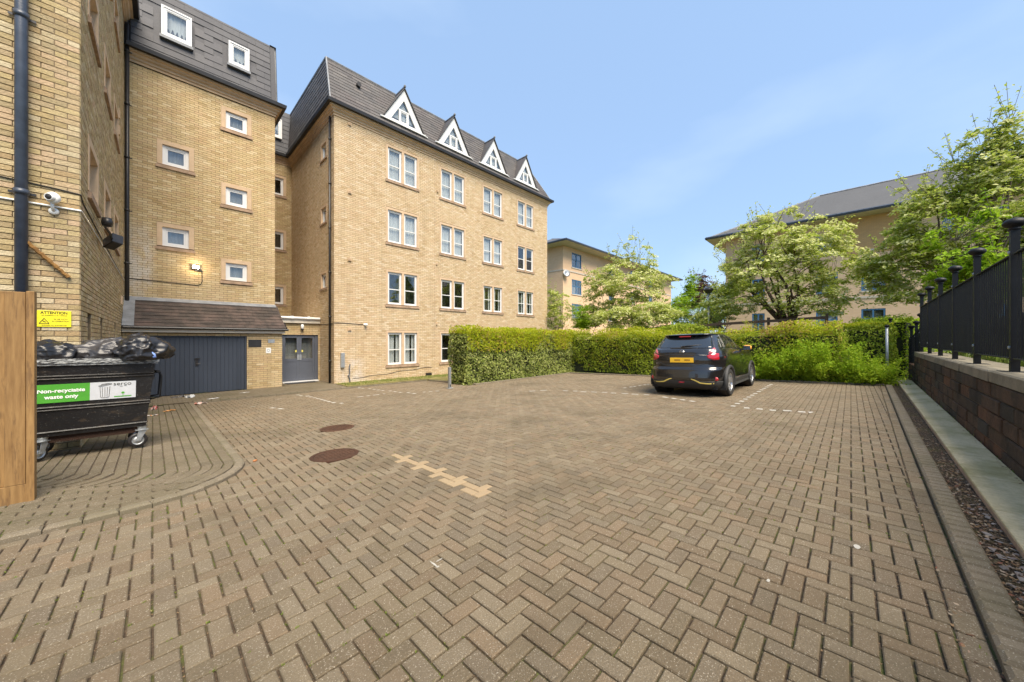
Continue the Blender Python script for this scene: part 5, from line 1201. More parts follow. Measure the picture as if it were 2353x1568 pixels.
# ================================================================== PLANTS
def leaves(name, P, N, size, mat, parent=None, asp=.5, jit=.6, fold=.25):
    """one mesh of small folded leaves at points P facing roughly N"""
    n = len(P); P = np.asarray(P, float); N = np.asarray(N, float)+NR.normal(0, jit, (n, 3)); N /= np.linalg.norm(N, axis=1)[:, None]
    A = np.cross(N, NR.normal(0, 1, (n, 3))); A /= np.linalg.norm(A, axis=1)[:, None]; B = np.cross(N, A)
    s = (size*NR.uniform(.6, 1.25, n))[:, None] if np.isscalar(size) else (np.asarray(size)*NR.uniform(.7, 1.2, n))[:, None]
    v0 = P-A*s*.5; v2 = P+A*s*.5; v1 = P+B*s*asp*.5+N*s*fold*asp; v3 = P-B*s*asp*.5+N*s*fold*asp
    V = np.stack([v0, v1, v2, v3], 1).reshape(-1, 3); k = np.arange(n)*4
    F = np.concatenate([np.stack([k, k+1, k+2], 1), np.stack([k, k+2, k+3], 1)])
    return mesh_np(name, V, F, mat, parent)
L_HEDGE = M_leaf('laurel_leaf', [(.12, .17, .02), (.22, .29, .045), (.33, .40, .07), (.52, .54, .18), (.09, .13, .02), (.44, .47, .14)], .4, .34, .3)
L_HEDGE2 = M_leaf('box_leaf', [(.15, .23, .015), (.24, .34, .02), (.36, .45, .035), (.46, .50, .06), (.11, .17, .015)], .5, .36, .25)
L_NEW = M_leaf('yellow_new_leaf', [(.42, .50, .02), (.52, .56, .03), (.36, .46, .02), (.58, .50, .05), (.46, .55, .04)], .5, .45, .15)
L_RED = M_leaf('red_tip_leaf', [(.46, .24, .08), (.52, .34, .11), (.38, .28, .07), (.46, .43, .08)], .5, .3)
L_YEW = M_leaf('bright_fan_leaf', [(.20, .34, .015), (.30, .46, .02), (.42, .56, .03), (.50, .60, .05), (.13, .23, .015)], .5, .38, .2)
L_TREE = M_leaf('spring_tree_leaf', [(.34, .44, .05), (.46, .56, .08), (.58, .64, .14), (.25, .34, .035), (.66, .68, .22)], .6, .48, .12)
L_BLOOM = M_leaf('cream_flower_head', [(.72, .72, .36), (.64, .66, .28), (.80, .79, .48)], .7, .4, .1)
L_LIME = M_leaf('lime_leaf', [(.30, .48, .02), (.38, .54, .03), (.22, .38, .02), (.44, .58, .04)], .5, .42, .2)
L_COPPER = M_leaf('copper_leaf', [(.13, .065, .045), (.18, .09, .06), (.09, .05, .04), (.22, .14, .07)], .5, .2)
L_DARK = M_leaf('dark_conifer_leaf', [(.035, .075, .015), (.05, .11, .02), (.075, .15, .025)], .5, .12)
MAT['hedge_core'] = M_plain('hedge_core_shade', (.030, .035, .014), 1, .4, 9, 0)  # dark core stops see-through; shade between leaves is put into its colour
def hedge_pts(a, b_, z0, z1, w, n, seed=0, amp=.13, zf=None, top=True):
    """random points on the skin of a hedge body running from a to b"""
    a, b_ = Vector((a[0], a[1], 0)), Vector((b_[0], b_[1], 0)); d = b_-a; L = d.length; d.normalize(); s = Vector((-d.y, d.x, 0))
    h = z1-z0; areas = [L*h, L*h, L*w if top else .01, w*h, w*h]; tot = sum(areas); P = []; N = []
    for q in range(n):
        r_ = random.uniform(0, tot); k = 0
        while r_ > areas[k]: r_ -= areas[k]; k += 1
        u = random.uniform(0, L); z = random.uniform(0, 1); t_ = random.uniform(-w/2, w/2)
        if k == 0: o, nrm = (u, -w/2), -s
        elif k == 1: o, nrm = (u, w/2), s
        elif k == 2: o, nrm = (u, t_), Z_; z = 1
        elif k == 3: o, nrm = (0, t_), -d
        else: o, nrm = (L, t_), d
        p = a+d*o[0]+s*o[1]; zz = z0+(zf(o[0]) if zf else h)*z
        if z > .86 and k != 2: nrm = (nrm+Z_*(z-.86)*5).normalized(); p -= (s*math.copysign(1, o[1]) if k < 2 else d*(-1 if k == 3 else 1))*(z-.86)*.6
        bulge = amp*(noise.noise(Vector((p.x*1.1+seed, p.y*1.1, zz*1.3)))*1.35+noise.noise(Vector((p.x*4, p.y*4+seed, zz*4)))*.55)
        dep = -random.random()**2*.14
        p = Vector((p.x, p.y, zz))+nrm*(bulge+dep); P.append(p); N.append(nrm+Z_*.35)
    return P, N
def hedge(name, label, a, b_, z0, z1, w, n, size, mat, seed=0, amp=.13, tips=None, ntips=0, tiph=.22, zf=None, tiplow=.0, cat='hedge'):
    th = empty(name, ((a[0]+b_[0])/2, (a[1]+b_[1])/2, z0), label, cat)
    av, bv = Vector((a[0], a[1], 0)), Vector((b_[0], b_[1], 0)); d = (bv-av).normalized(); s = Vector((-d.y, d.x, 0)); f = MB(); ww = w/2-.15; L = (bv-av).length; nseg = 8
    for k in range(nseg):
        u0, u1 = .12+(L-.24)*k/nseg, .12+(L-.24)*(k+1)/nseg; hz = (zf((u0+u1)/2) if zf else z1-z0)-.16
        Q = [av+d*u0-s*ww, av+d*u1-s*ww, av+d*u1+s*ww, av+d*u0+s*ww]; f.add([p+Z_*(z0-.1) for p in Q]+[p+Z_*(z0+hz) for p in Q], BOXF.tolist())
    f.build('twigs', MAT['hedge_core'], th)  # solid core box with inner shade as its colour, no separate twigs
    P, N = hedge_pts(a, b_, z0, z1, w, n, seed, amp, zf); leaves('foliage', P, N, size, mat, th)['kind'] = 'stuff'
    for q, (mt_, nt) in enumerate(zip(tips or [], ntips if isinstance(ntips, list) else [ntips])):
        TP = []; TN = []
        for _ in range(nt):
            u = random.uniform(0, L); t_ = random.uniform(-w/2, w/2)
            if noise.noise(Vector((u*.9+q*7, t_, seed))) < (-.15 if q == 0 else .08): continue
            p = av+d*u+s*t_; zz = z0+(zf(u) if zf else z1-z0)+amp*noise.noise(Vector((p.x*1.1+seed, p.y*1.1, z1)))
            hh = random.random()
            if hh < .3 and tiplow:
                zz -= random.random()**1.5*tiplow*2.2; p = av+d*u-s*(w/2+.04)
            TP.append(Vector((p.x, p.y, zz+random.random()**2*tiph-.03))); TN.append(Vector((random.gauss(0, .6), random.gauss(0, .6), .6)))
        if TP: leaves('new_growth', TP, TN, size*1.15, mt_, th, asp=.38)['kind'] = 'stuff'
    return th
random.seed(41)
hedge('clipped_hedge', 'clipped glossy laurel hedge whose square end stands beside the grey parking post', (8.15, 10.85), (15.3, 10.85), -.40, 1.58, 1.15, 30000, .10, L_HEDGE, 3, .11, [L_NEW, L_RED], [15000, 4200], .30, tiplow=.32)
hedge('clipped_hedge', 'long green and yellow hedge running behind the parked black car', (15.75, 11.2), (15.75, 2.6), -.20, 1.50, 1.4, 34000, .080, L_HEDGE2, 8, .24, [L_NEW, L_RED], [16000, 3000], .34, tiplow=.7)
hedge('clipped_hedge', 'reddish tipped hedge section on the right behind the car bonnet', (15.6, 2.9), (15.6, .2), -.10, 1.62, 1.5, 11000, .080, L_HEDGE2, 12, .32, [L_NEW, L_RED], [4500, 5500], .36, tiplow=1.0)
hedge('clipped_hedge', 'pale topped clipped hedge behind the bright spreading shrub, left of the railings', (17.3, 1.6), (17.3, -1.0), .1, 1.80, 1.2, 11000, .085, L_HEDGE2, 15, .12, [L_NEW], [2000], .12)
hedge('tall_dark_hedge', 'tall dark green hedge block where the concrete path ends', (19.5, -.8), (22, -1.4), .1, 2.15, 1.6, 9000, .09, L_YEW, 19, .15)
# bright spreading shrub of upright fans
sh = empty('spreading_shrub', (15.0, .6, 0), 'bright green spreading shrub with feathery sprays in front of the end hedge', 'shrub')
P = []; N = []; TP = []; TN = []
random.seed(50)
def spray(base, tip, n, sp, P, N, up=.5):
    for k in range(n):
        t_ = random.random()**.8; q = base.lerp(tip, t_); q = q+Vector((random.gauss(0, sp), random.gauss(0, sp), random.gauss(0, sp*.5)-.10*t_*t_)); P.append(q); N.append(Vector((random.gauss(0, .5), random.gauss(0, .5), up)))
for k in range(640):
    y_ = random.uniform(-.75, 2.9); c_ = Vector((15.15+random.uniform(-.4, .5), y_, -.05)); a = random.uniform(2.2, 4.1)
    hgt = 1.5*max(.25, 1-((y_-.9)/2.2)**2)*random.uniform(.35, 1); rch = random.uniform(.3, .95)
    tip = c_+Vector((math.cos(a)*rch*.8, math.sin(a)*rch, hgt)); spray(c_, tip, 60, .05, P, N)
    if random.random() < .5: spray(c_.lerp(tip, .7), tip+Vector((-.05, 0, .08)), 26, .04, TP, TN)
leaves('foliage', P, N, .075, L_YEW, sh, asp=.35)['kind'] = 'stuff'; leaves('new_growth', TP, TN, .075, L_LIME, sh, asp=.35)['kind'] = 'stuff'
f = MB(); f.add([(15.2, -.6, -.1), (16.0, -.6, -.1), (16.0, 2.3, -.1), (15.2, 2.3, -.1), (15.4, 0, .7), (15.9, 0, .8), (15.9, 1.6, .8), (15.4, 1.6, .7)], BOXF.tolist()); f.build('twigs', MAT['hedge_core'], sh)  # solid block inside the shrub, coloured as the shade within
for nm, c_, lab in (('low_conifer', (14.95, -.25, 0), 'low feathery green bush overhanging the kerb corner by the concrete path'),):
    P = []; N = []
    for k in range(170):
        a = random.uniform(1.6, 5.6); b0 = Vector((15.1, -.1, 0)); tip = b0+Vector((math.cos(a)*random.uniform(.2, .75), math.sin(a)*random.uniform(.3, .9), random.uniform(.15, .75))); spray(b0, tip, 45, .045, P, N)
    o = leaves('foliage', P, N, .07, L_YEW, None, asp=.35); e_ = empty(nm, b0, lab, 'bush'); put_parent(o, e_); o['kind'] = 'stuff'

def tree(name, label, base, trunk_r, clumps, nleaf, lsize, mat, limbs=5, bloom=0, lean=(0, 0), group=None, multi=False, seed=0, flat=.35, cat='tree', bark='bark', out=.0):
    """clumps: (x, y, z, rx, ry, rz) ellipsoids that make up the crown"""
    random.seed(seed); th = empty(name, base, label, cat, group); B = Vector(base)
    vols = [c_[3]*c_[4]*c_[5] for c_ in clumps]; tot = sum(vols); twigs = []
    for c_, v in zip(clumps, vols):
        k = max(3, int(90*v/tot))
        for _ in range(k):
            d = Vector((random.gauss(0, 1), random.gauss(0, 1), random.gauss(0, 1))).normalized()*(random.random()**.45)
            twigs.append(Vector((c_[0]+d.x*c_[3], c_[1]+d.y*c_[4], c_[2]+d.z*c_[5])))
    f = MB(); f.smooth = True; joints = []
    cc = Vector((sum(c_[0]*v for c_, v in zip(clumps, vols))/tot, sum(c_[1]*v for c_, v in zip(clumps, vols))/tot, sum(c_[2]*v for c_, v in zip(clumps, vols))/tot))
    fork = B.lerp(cc, .28)+Vector((lean[0], lean[1], 0))
    if not multi: f.tube([B-Z_*.4, B.lerp(fork, .5)+Vector((.03, .04, 0)), fork], [trunk_r*1.2, trunk_r, trunk_r*.8], 9)
    f2 = MB(); f2.smooth = True
    for k in range(limbs):
        tgt = random.choice(twigs); tgt = cc.lerp(tgt, .75); st = (B+Vector((random.gauss(0, .12), random.gauss(0, .12), -.3))) if multi else fork
        mid = st.lerp(tgt, .5)+Vector((random.gauss(0, .2), random.gauss(0, .2), .25)); r0_ = trunk_r*(.5 if multi else .6); pts = [st, st.lerp(mid, .55)+Vector((random.gauss(0, .06), random.gauss(0, .06), 0)), mid, mid.lerp(tgt, .5)+Vector((0, 0, .08)), tgt]
        (f if multi else f2).tube(pts, [r0_, r0_*.8, r0_*.55, r0_*.36, r0_*.18], 7); joints += [pts[1], mid, pts[3], tgt]
    if multi and not f.v: pass
    for tw in twigs:
        j = min(joints, key=lambda q: (q-tw).length+max(0, q.z-tw.z)*1.5); m_ = j.lerp(tw, .5)+Vector((random.gauss(0, .07), random.gauss(0, .07), .06)); r_ = max(.006, trunk_r*.10); f2.tube([j, m_, tw], [r_*1.4, r_, r_*.4], 5, False)
    f.build('trunk', MAT[bark], th); f2.build('branch', MAT[bark], th)['kind'] = 'stuff'
    # leaves gather in flat sprays round the twig ends and strung along them
    P = []; N = []; BP = []; BN = []; shoots = []
    ncl = max(60, int(nleaf/30))
    for _ in range(ncl):
        c_ = random.choices(clumps, vols)[0]; d = Vector((random.gauss(0, 1), random.gauss(0, 1), random.gauss(0, 1))).normalized()*(random.random()**(.30)*(1+out*random.random()))
        q = Vector((c_[0]+d.x*c_[3], c_[1]+d.y*c_[4], c_[2]+d.z*c_[5]))
        if noise.noise(q*1.15+Vector((seed, 0, 0))) < .0: continue
        rr = random.uniform(.12, .36); tilt = Vector((d.x*.35+random.gauss(0, .12), d.y*.35+random.gauss(0, .12), 1)).normalized(); bl_ = random.random() < .8
        for _ in range(42):
            a = random.uniform(0, 6.28); r_ = rr*math.sqrt(random.random()); o = Vector((math.cos(a)*r_, math.sin(a)*r_, 0)); o.z = -(o.x*tilt.x+o.y*tilt.y)/tilt.z+random.gauss(0, rr*flat*.5)-.25*r_*r_/rr
            if bloom and bl_ and random.random() < bloom: BP.append(q+o+Z_*.03); BN.append(tilt)
            else: P.append(q+o); N.append(tilt)
    for _ in range(int(len(clumps)*9)):                       # stray shoots that stand out of the crown
        c_ = random.choice(clumps); d = Vector((random.gauss(0, 1), random.gauss(0, 1), random.gauss(.5, .8))).normalized()
        q = Vector((c_[0]+d.x*c_[3]*.9, c_[1]+d.y*c_[4]*.9, c_[2]+d.z*c_[5]*.9)); e = q+(d*.5+Z_*.5)*random.uniform(.3, .9)
        f3_ = q.lerp(e, .5); shoots.append((q, e))
        for _ in range(9):
            t_ = random.random(); P.append(q.lerp(e, t_)+Vector((random.gauss(0, .05), random.gauss(0, .05), random.gauss(0, .04)))); N.append(Vector((random.gauss(0, .4), random.gauss(0, .4), 1)))
    if shoots and cat == 'tree':
        f = MB()
        for q, e in shoots: f.tube([q-(e-q)*.5, e], .006, 4, False)
        f.build('shoot', MAT[bark], th)['kind'] = 'stuff'
    leaves('crown', P, N, lsize, mat, th, jit=.45)['kind'] = 'stuff'
    if BP: leaves('blossom', BP, BN, lsize*1.0, L_BLOOM, th, asp=.9, jit=.3)['kind'] = 'stuff'
    return th
def cl(x, y, X0, rpx, rz=None):
    """crown lump: picture point on the plane X = X0, radius in the same units"""
    p = px(x, y, X=X0); dX = FPX*math.cos(TH)+(x-CX)*math.sin(TH); r_ = rpx*X0/dX; return (p.x, p.y, p.z, r_*.9, r_, (rz*X0/dX) if rz else r_)
# tree 1: loose pale tree with several stems
b1 = px(1432, 768, X=20)
tree('flowering_tree', 'loose pale green tree with many thin stems in front of the far left house', (b1.x, b1.y, .4), .07, [cl(1440, 660, 20, 78, 58), cl(1380, 650, 20, 40, 34), cl(1450, 570, 20, 26, 26), cl(1395, 690, 19.6, 52, 40), cl(1490, 655, 20.4, 48, 40), cl(1440, 610, 20, 38, 30), cl(1475, 590, 20.3, 22, 26), cl(1500, 620, 20.3, 24, 22), cl(1410, 595, 20, 16, 18), cl(1370, 735, 19.5, 36, 22), cl(1485, 725, 20, 52, 20)], 32000, .12, L_TREE, limbs=12, bloom=.48, multi=True, seed=4, out=.25)
b2 = px(1782, 765, X=20)
tree('flowering_tree', 'broad pale green tree with a dark leaning trunk behind the car, before the right house', (b2.x, b2.y, .5), .17, [cl(1800, 610, 20, 112, 74), cl(1870, 565, 19.8, 66, 50), cl(1740, 580, 20.3, 66, 58), cl(1900, 640, 19.6, 58, 40), cl(1700, 680, 20.2, 52, 46), cl(1800, 505, 20, 48, 36), cl(1850, 690, 19.8, 80, 36), cl(1750, 525, 20.4, 40, 28), cl(1690, 600, 20.5, 30, 30), cl(1920, 700, 19.5, 34, 26)], 42000, .125, L_TREE, limbs=11, bloom=.44, lean=(0, -.5), seed=9, out=.3, bark='timber_dark')
b3 = px(2235, 740, X=18)
tree('flowering_tree', 'large airy tree filling the right edge behind the black railings', (b3.x, b3.y, .9), .16, [cl(2230, 520, 18, 110, 90), cl(2300, 400, 18, 70, 70), cl(2130, 560, 18.3, 80, 56), cl(2080, 620, 18.5, 66, 46), cl(2330, 560, 17.5, 80, 80), cl(2340, 330, 18, 44, 60), cl(2210, 420, 18, 50, 44), cl(2150, 465, 18, 52, 30), cl(2040, 590, 18.8, 46, 30), cl(2270, 650, 17.6, 84, 40), cl(2100, 680, 18.5, 60, 26), cl(2400, 450, 18, 70, 90), cl(2020, 640, 19, 36, 30), cl(2260, 330, 18, 30, 30), cl(2200, 370, 18, 26, 22), cl(2110, 440, 18.3, 30, 20), cl(2320, 270, 18, 18, 26)], 58000, .12, L_TREE, limbs=16, bloom=.26, multi=True, seed=15, out=.25)
b4 = px(2240, 700, X=14.8)
tree('young_maple', 'young bright green maple leaning over the railings near the right edge', (16.2, b4.y-.2, .95), .05, [cl(2240, 590, 15.5, 44, 30), cl(2310, 600, 15.5, 52, 40), cl(2190, 545, 15.6, 34, 22), cl(2290, 500, 15.5, 34, 26), cl(2170, 640, 15.8, 26, 16), cl(2340, 660, 15.4, 40, 26)], 6500, .15, L_LIME, limbs=6, seed=23, multi=True, out=.2)
# bushes behind the hedge
tree('tall_bush', 'grey green bush against the far end of the brick block', tuple(px(1280, 770, X=19.5)), .06, [cl(1278, 715, 19.5, 40, 50), cl(1262, 690, 20, 24, 40), cl(1310, 740, 19.2, 34, 26)], 11000, .11, L_TREE, limbs=5, bloom=.2, multi=True, seed=31, cat='bush')
for k, (x_, y_, X0, r_, rz_, mt_, bl_, lab) in enumerate(((1352, 728, 18.6, 40, 30, L_LIME, .0, 'bright green low bush at the foot of the loose pale tree'), (1420, 732, 18, 58, 28, L_TREE, .4, 'cream flowered bush just above the long hedge, left of the dark rail'), (1500, 726, 18.4, 58, 30, L_TREE, .45, 'wide cream flowered bush below the far house, over the dark rail'),
        (1565, 712, 22, 56, 34, L_LIME, 0, 'lime green clipped mound beside the copper leaved tree'), (1612, 722, 21.5, 50, 36, L_HEDGE2, 0, 'mid green bush behind the lamp post'), (1652, 722, 20, 50, 40, L_TREE, .3, 'pale bush right of the lamp post under the broad tree'), (1560, 757, 18.2, 60, 12, L_HEDGE2, 0, 'low dark green ground shrub under the dark rail behind the car'))):
    tree('garden_bush', lab, tuple(px(x_, y_+rz_, X=X0)), .04, [cl(x_, y_, X0, r_, rz_), cl(x_-r_*.6, y_+rz_*.3, X0, r_*.6, rz_*.6), cl(x_+r_*.6, y_+rz_*.2, X0, r_*.6, rz_*.7)], 12000, .10, mt_, limbs=3, bloom=bl_, multi=True, seed=60+k, cat='bush')
tree('small_conifer', 'small pointed lime green tree between the two far houses', tuple(px(1590, 700, X=26)), .08, [cl(1590, 690, 26, 26, 30), cl(1592, 655, 26, 16, 26), cl(1570, 705, 26, 24, 20)], 7000, .13, L_LIME, limbs=3, multi=True, seed=71)
tree('copper_tree', 'dark copper leaved tree just right of the small lime tree', tuple(px(1605, 730, X=27)), .08, [cl(1606, 655, 27, 20, 24), cl(1598, 680, 27, 18, 18), cl(1625, 690, 25, 20, 20)], 4600, .14, L_COPPER, limbs=5, multi=True, seed=72, out=.4)
tree('small_round_tree', 'small round olive tree between the lamp post and the broad tree', tuple(px(1655, 740, X=23)), .07, [cl(1655, 670, 23, 26, 30), cl(1640, 700, 23, 24, 24), cl(1690, 650, 23, 24, 30)], 9000, .12, L_TREE, limbs=5, bloom=.2, multi=True, seed=73, out=.2)
# bank of green beyond the hedges
random.seed(90); P = []; N = []
for _ in range(26000):
    x_ = random.uniform(16.6, 27); y_ = random.uniform(-3, 15); z_ = terrain(x_, y_)+.05; P.append(Vector((x_, y_, z_+random.random()**2*.55))); N.append(Vector((-.3, 0, 1)))
tag(leaves('ground_cover', P, N, .13, L_YEW), kind='stuff')
# dark rail fence on the bank
rfz = lambda y: 1.90+.040*(9-y); rfx = 18.9
rf = empty('rail_fence', (rfx, 4, 1), 'old dark timber post and rail fence on the bank behind the hedges', 'fence')
yy_ = 10.2; ps = []
while yy_ > -1.0: ps.append(yy_); yy_ -= 1.9
for y_ in ps: f = MB(); f.bbox((rfx-.05, y_-.05, .2), (rfx+.05, y_+.05, rfz(y_)+.16), .008); f.build('post', MAT['timber_dark'], rf)
for a, b_ in zip(ps, ps[1:]):
    for dz in (0, -.45):
        f = MB(); f.add([(rfx-.09, a, rfz(a)-.06+dz), (rfx-.055, a, rfz(a)-.06+dz), (rfx-.055, b_, rfz(b_)-.06+dz), (rfx-.09, b_, rfz(b_)-.06+dz), (rfx-.09, a, rfz(a)+.06+dz), (rfx-.055, a, rfz(a)+.06+dz), (rfx-.055, b_, rfz(b_)+.06+dz), (rfx-.09, b_, rfz(b_)+.06+dz)], BOXF.tolist()+[(3, 2, 1, 0)]); f.build('rail', MAT['timber_dark'], rf)
# lamp post
q = px(1628, 668, X=19.6); lo_ = empty('lamp_post', (q.x, q.y, .6), 'slim lamp post with a round black head rising behind the car roof', 'lamp post')
f = MB(); f.smooth = True; f.tube([Vector((q.x, q.y, .2)), Vector((q.x, q.y, q.z-.1))], .045, 10); f.build('post', MAT['steel'], lo_)
f = MB(); f.smooth = True; f.lathe([(.05, -.16), (.14, -.12), (.20, -.02), (.25, .02), (.18, .10), (.07, .17), (0, .18)], q, 'z', 18); f.build('lamp_head', MAT['black'], lo_)

# ================================================================== FAR HOUSES
random.seed(3)
def far_mat(name, col, col2, mort):
    m, t, b = nodes(name); g = t.nodes.new('ShaderNodeNewGeometry'); sp_ = t.nodes.new('ShaderNodeSeparateXYZ'); t.links.new(g.outputs['Position'], sp_.inputs[0])
    ad = nn(t, 'ShaderNodeMath', operation='ADD'); t.links.new(sp_.outputs[0], ad.inputs[0]); t.links.new(sp_.outputs[1], ad.inputs[1]); cb = t.nodes.new('ShaderNodeCombineXYZ'); t.links.new(ad.outputs[0], cb.inputs[0]); t.links.new(sp_.outputs[2], cb.inputs[1])
    br = t.nodes.new('ShaderNodeTexBrick'); br.inputs['Scale'].default_value = 1; br.inputs['Brick Width'].default_value = .225; br.inputs['Row Height'].default_value = .075; br.inputs['Mortar Size'].default_value = .006
    br.inputs['Color1'].default_value = rgb(col); br.inputs['Color2'].default_value = rgb(col2); br.inputs['Mortar'].default_value = rgb(mort); t.links.new(cb.outputs[0], br.inputs['Vector'])
    t.links.new(mixc(t, mixfac(t, noise_fac(t, .6, 4), .3), br.outputs[0], tuple(c_*.8 for c_ in col)), b.inputs['Base Color']); b.inputs['Roughness'].default_value = .9; return m
MAT['far_brick'] = far_mat('peach_brick', (.78, .54, .34), (.72, .48, .29), (.62, .48, .33)); MAT['far_brick2'] = far_mat('orange_brick', (.62, .37, .16), (.56, .33, .15), (.45, .30, .17))
MAT['blue'] = M_plain('blue_window_paint', (.06, .17, .32), .45, .15, 5, 0); MAT['soffit'] = M_plain('cream_soffit', (.55, .50, .38), .7, .1, 3, 0); MAT['band'] = M_plain('pale_band', (.60, .52, .42), .8, .1, 3, 0)
MAT['far_slate'] = M_pieces('far_grey_slate', [(.10, .10, .10), (.125, .12, .12), (.11, .108, .106)], .7, 8, .6, (.12, .12, .12), .4, .3)
def house(name, label, O, U, N, L, z0, ze, wins, bands, D, ov=1.0, rise=3.2, orange_top=None):
    th = empty(name, O+Z_*z0, label, 'house'); B_ = -N
    mb = MB(); P = [O, O+U*L, O+U*L+B_*D, O+B_*D]; 
    us = sorted(set([0, L]+[w[0] for w in wins]+[w[1] for w in wins])); zs = sorted(set([z0, ze]+[w[2] for w in wins]+[w[3] for w in wins]))
    for a, b_ in zip(us, us[1:]):
        for c_, d in zip(zs, zs[1:]):
            if any(w[0] < (a+b_)/2 < w[1] and w[2] < (c_+d)/2 < w[3] for w in wins): continue
            obox(mb, O, U, N, a, b_, c_, d, 0, -.3)
    P[0] = P[0]-U*.012; P[3] = P[3]-U*.012; P[1] = P[1]+U*.012; P[2] = P[2]+U*.012
    mb.add([P[1]+Z_*z0, P[2]+Z_*z0, P[3]+Z_*z0, P[0]+Z_*z0, P[1]+Z_*ze, P[2]+Z_*ze, P[3]+Z_*ze, P[0]+Z_*ze], [(0, 1, 5, 4), (1, 2, 6, 5), (2, 3, 7, 6)])
    mb.build('wall', MAT['far_brick'], th)
    if orange_top:
        f = MB(); obox(f, O, U, N, orange_top[0], orange_top[1], orange_top[2], orange_top[3], .03, .002); f.build('orange_panel', MAT['far_brick2'], th)
    for bz_ in bands:
        f = MB(); obox(f, O, U, N, -.04, L+.04, bz_, bz_+.14, .05, .0); f.add([p+Z_*bz_ for p in (O-U*.05, O-U*.05+B_*D, O+B_*D, O)]+[p+Z_*(bz_+.14) for p in (O-U*.05, O-U*.05+B_*D, O+B_*D, O)], BOXF.tolist()); f.build('band', MAT['band'], th)
    for (a, b_, c_, d) in wins:
        f = MB(); frame_box(f, O, U, N, a, b_, c_, d, -.03, -.12, .09); um = (a+b_)/2; obox(f, O, U, N, um-.04, um+.04, c_+.09, d-.09, -.03, -.12); obox(f, O, U, N, a+.09, b_-.09, c_+(d-c_)*.55-.035, c_+(d-c_)*.55+.035, -.035, -.11)
        w = f.build('window', MAT['blue'], th)
        for (p0, p1) in ((a+.09, um-.04), (um+.04, b_-.09)):
            f = MB(); obox(f, O, U, N, p0, p1, c_+.09, d-.09, -.07, -.08); f.build('pane', MAT['glass'], w)
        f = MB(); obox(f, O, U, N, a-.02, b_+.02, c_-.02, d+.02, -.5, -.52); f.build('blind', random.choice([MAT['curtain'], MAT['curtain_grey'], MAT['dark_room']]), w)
        f = MB(); obox(f, O, U, N, a-.08, b_+.08, c_-.10, c_-.005, .06, .0); f.build('sill', MAT['band'], w)
    # roof: soffit, blue gutter, hipped slates
    e = [O-U*ov+N*ov, O+U*(L+ov)+N*ov, O+U*(L+ov)+B_*(D+ov), O-U*ov+B_*(D+ov)]; zz = ze+.05
    f = MB(); f.add([p+Z_*(zz-.05) for p in e]+[p+Z_*zz for p in e], BOXF.tolist()+[(3, 2, 1, 0)]); f.build('soffit', MAT['soffit'], th)
    f = MB(); q_ = [p+Z_*(zz+.06) for p in e]; f.tube(q_+[q_[0]], .11, 6); f.build('gutter', MAT['pipe_blue'], th)
    ins = (D+2*ov)/2; r0_, r1_ = O-U*ov+U*ins+N*ov+B_*ins, O+U*(L+ov)-U*ins+N*ov+B_*ins
    f = MB(); f.add([p+Z_*(zz+.02) for p in e]+[r0_+Z_*(zz+rise), r1_+Z_*(zz+rise)], [(0, 1, 5, 4), (1, 2, 5), (2, 3, 4, 5), (3, 0, 4)]); ro = f.build('roof', MAT['far_slate'], th)
    f = MB(); f.tube([r0_+Z_*(zz+rise), r1_+Z_*(zz+rise)], .09, 6); f.tube([e[0]+Z_*(zz+.05), r0_+Z_*(zz+rise)], .07, 5); f.build('ridge', MAT['lead'], ro)
    return th
XB_ = 32.6
def wy(x, X0=XB_): return px(x, 700, X=X0).y
# right house: wall along Y, seen side faces -X; U runs to -Y (rightwards in the picture)
y0h = wy(1668); O2 = Vector((XB_, y0h, 0)); Lh = 30
wins = []
for (xa, xb) in ((1728, 1757), (1875, 1925), (1979, 2035), (2165, 2215), (2290, 2330)):
    a, b_ = y0h-wy(xa), y0h-wy(xb)
    for z_ in (1.9, 4.55, 7.25): wins.append((a, b_, z_, z_+1.45))
house('far_house', 'long peach brick house with grey slate roof behind the broad tree on the right', O2, -Y_, -X_, Lh, .2, 9.45, wins, (4.05,), 11, ov=1.15, rise=3.6, orange_top=(y0h-wy(1935), y0h-wy(2068), 7.0, 9.40))
# left house: corner toward us, long wall faces -Y and runs along X
Xc, Yc = 32.0, 20.6; c0 = px(1293.7, 700, Y=Yc); O3 = Vector((c0.x, Yc, 0))
wins = []
for (xa, xb) in ((1314, 1336), (1399, 1411), (1449, 1459), (1491, 1499)):
    a, b_ = px(xa, 700, Y=Yc).x-c0.x, px(xb, 700, Y=Yc).x-c0.x
    for z_ in (3.55, 6.05, 8.8): wins.append((a, b_, z_, z_+1.5))
hs_ = house('far_house', 'peach brick house with blue windows and overhanging eaves behind the loose pale tree', O3, X_, -Y_, px(1542, 700, Y=Yc).x-c0.x, .3, 10.75, wins, (8.25,), 12, ov=1.3, rise=3.0)
q = px(1302, 628, Y=Yc-.3); sd_ = MB(Matrix.Translation(q) @ Euler((R(75), 0, R(-20))).to_matrix().to_4x4()); sd_.smooth = True; sd_.lathe([(0, -.12), (.22, -.08), (.38, 0), (.39, .01), (.22, -.06), (0, -.10)], (0, 0, 0), 'z', 20); sd_.tube([(0, 0, -.1), (0, -.1, -.3)], .03, 6); sd_.build('satellite_dish', MAT['steel'], hs_)
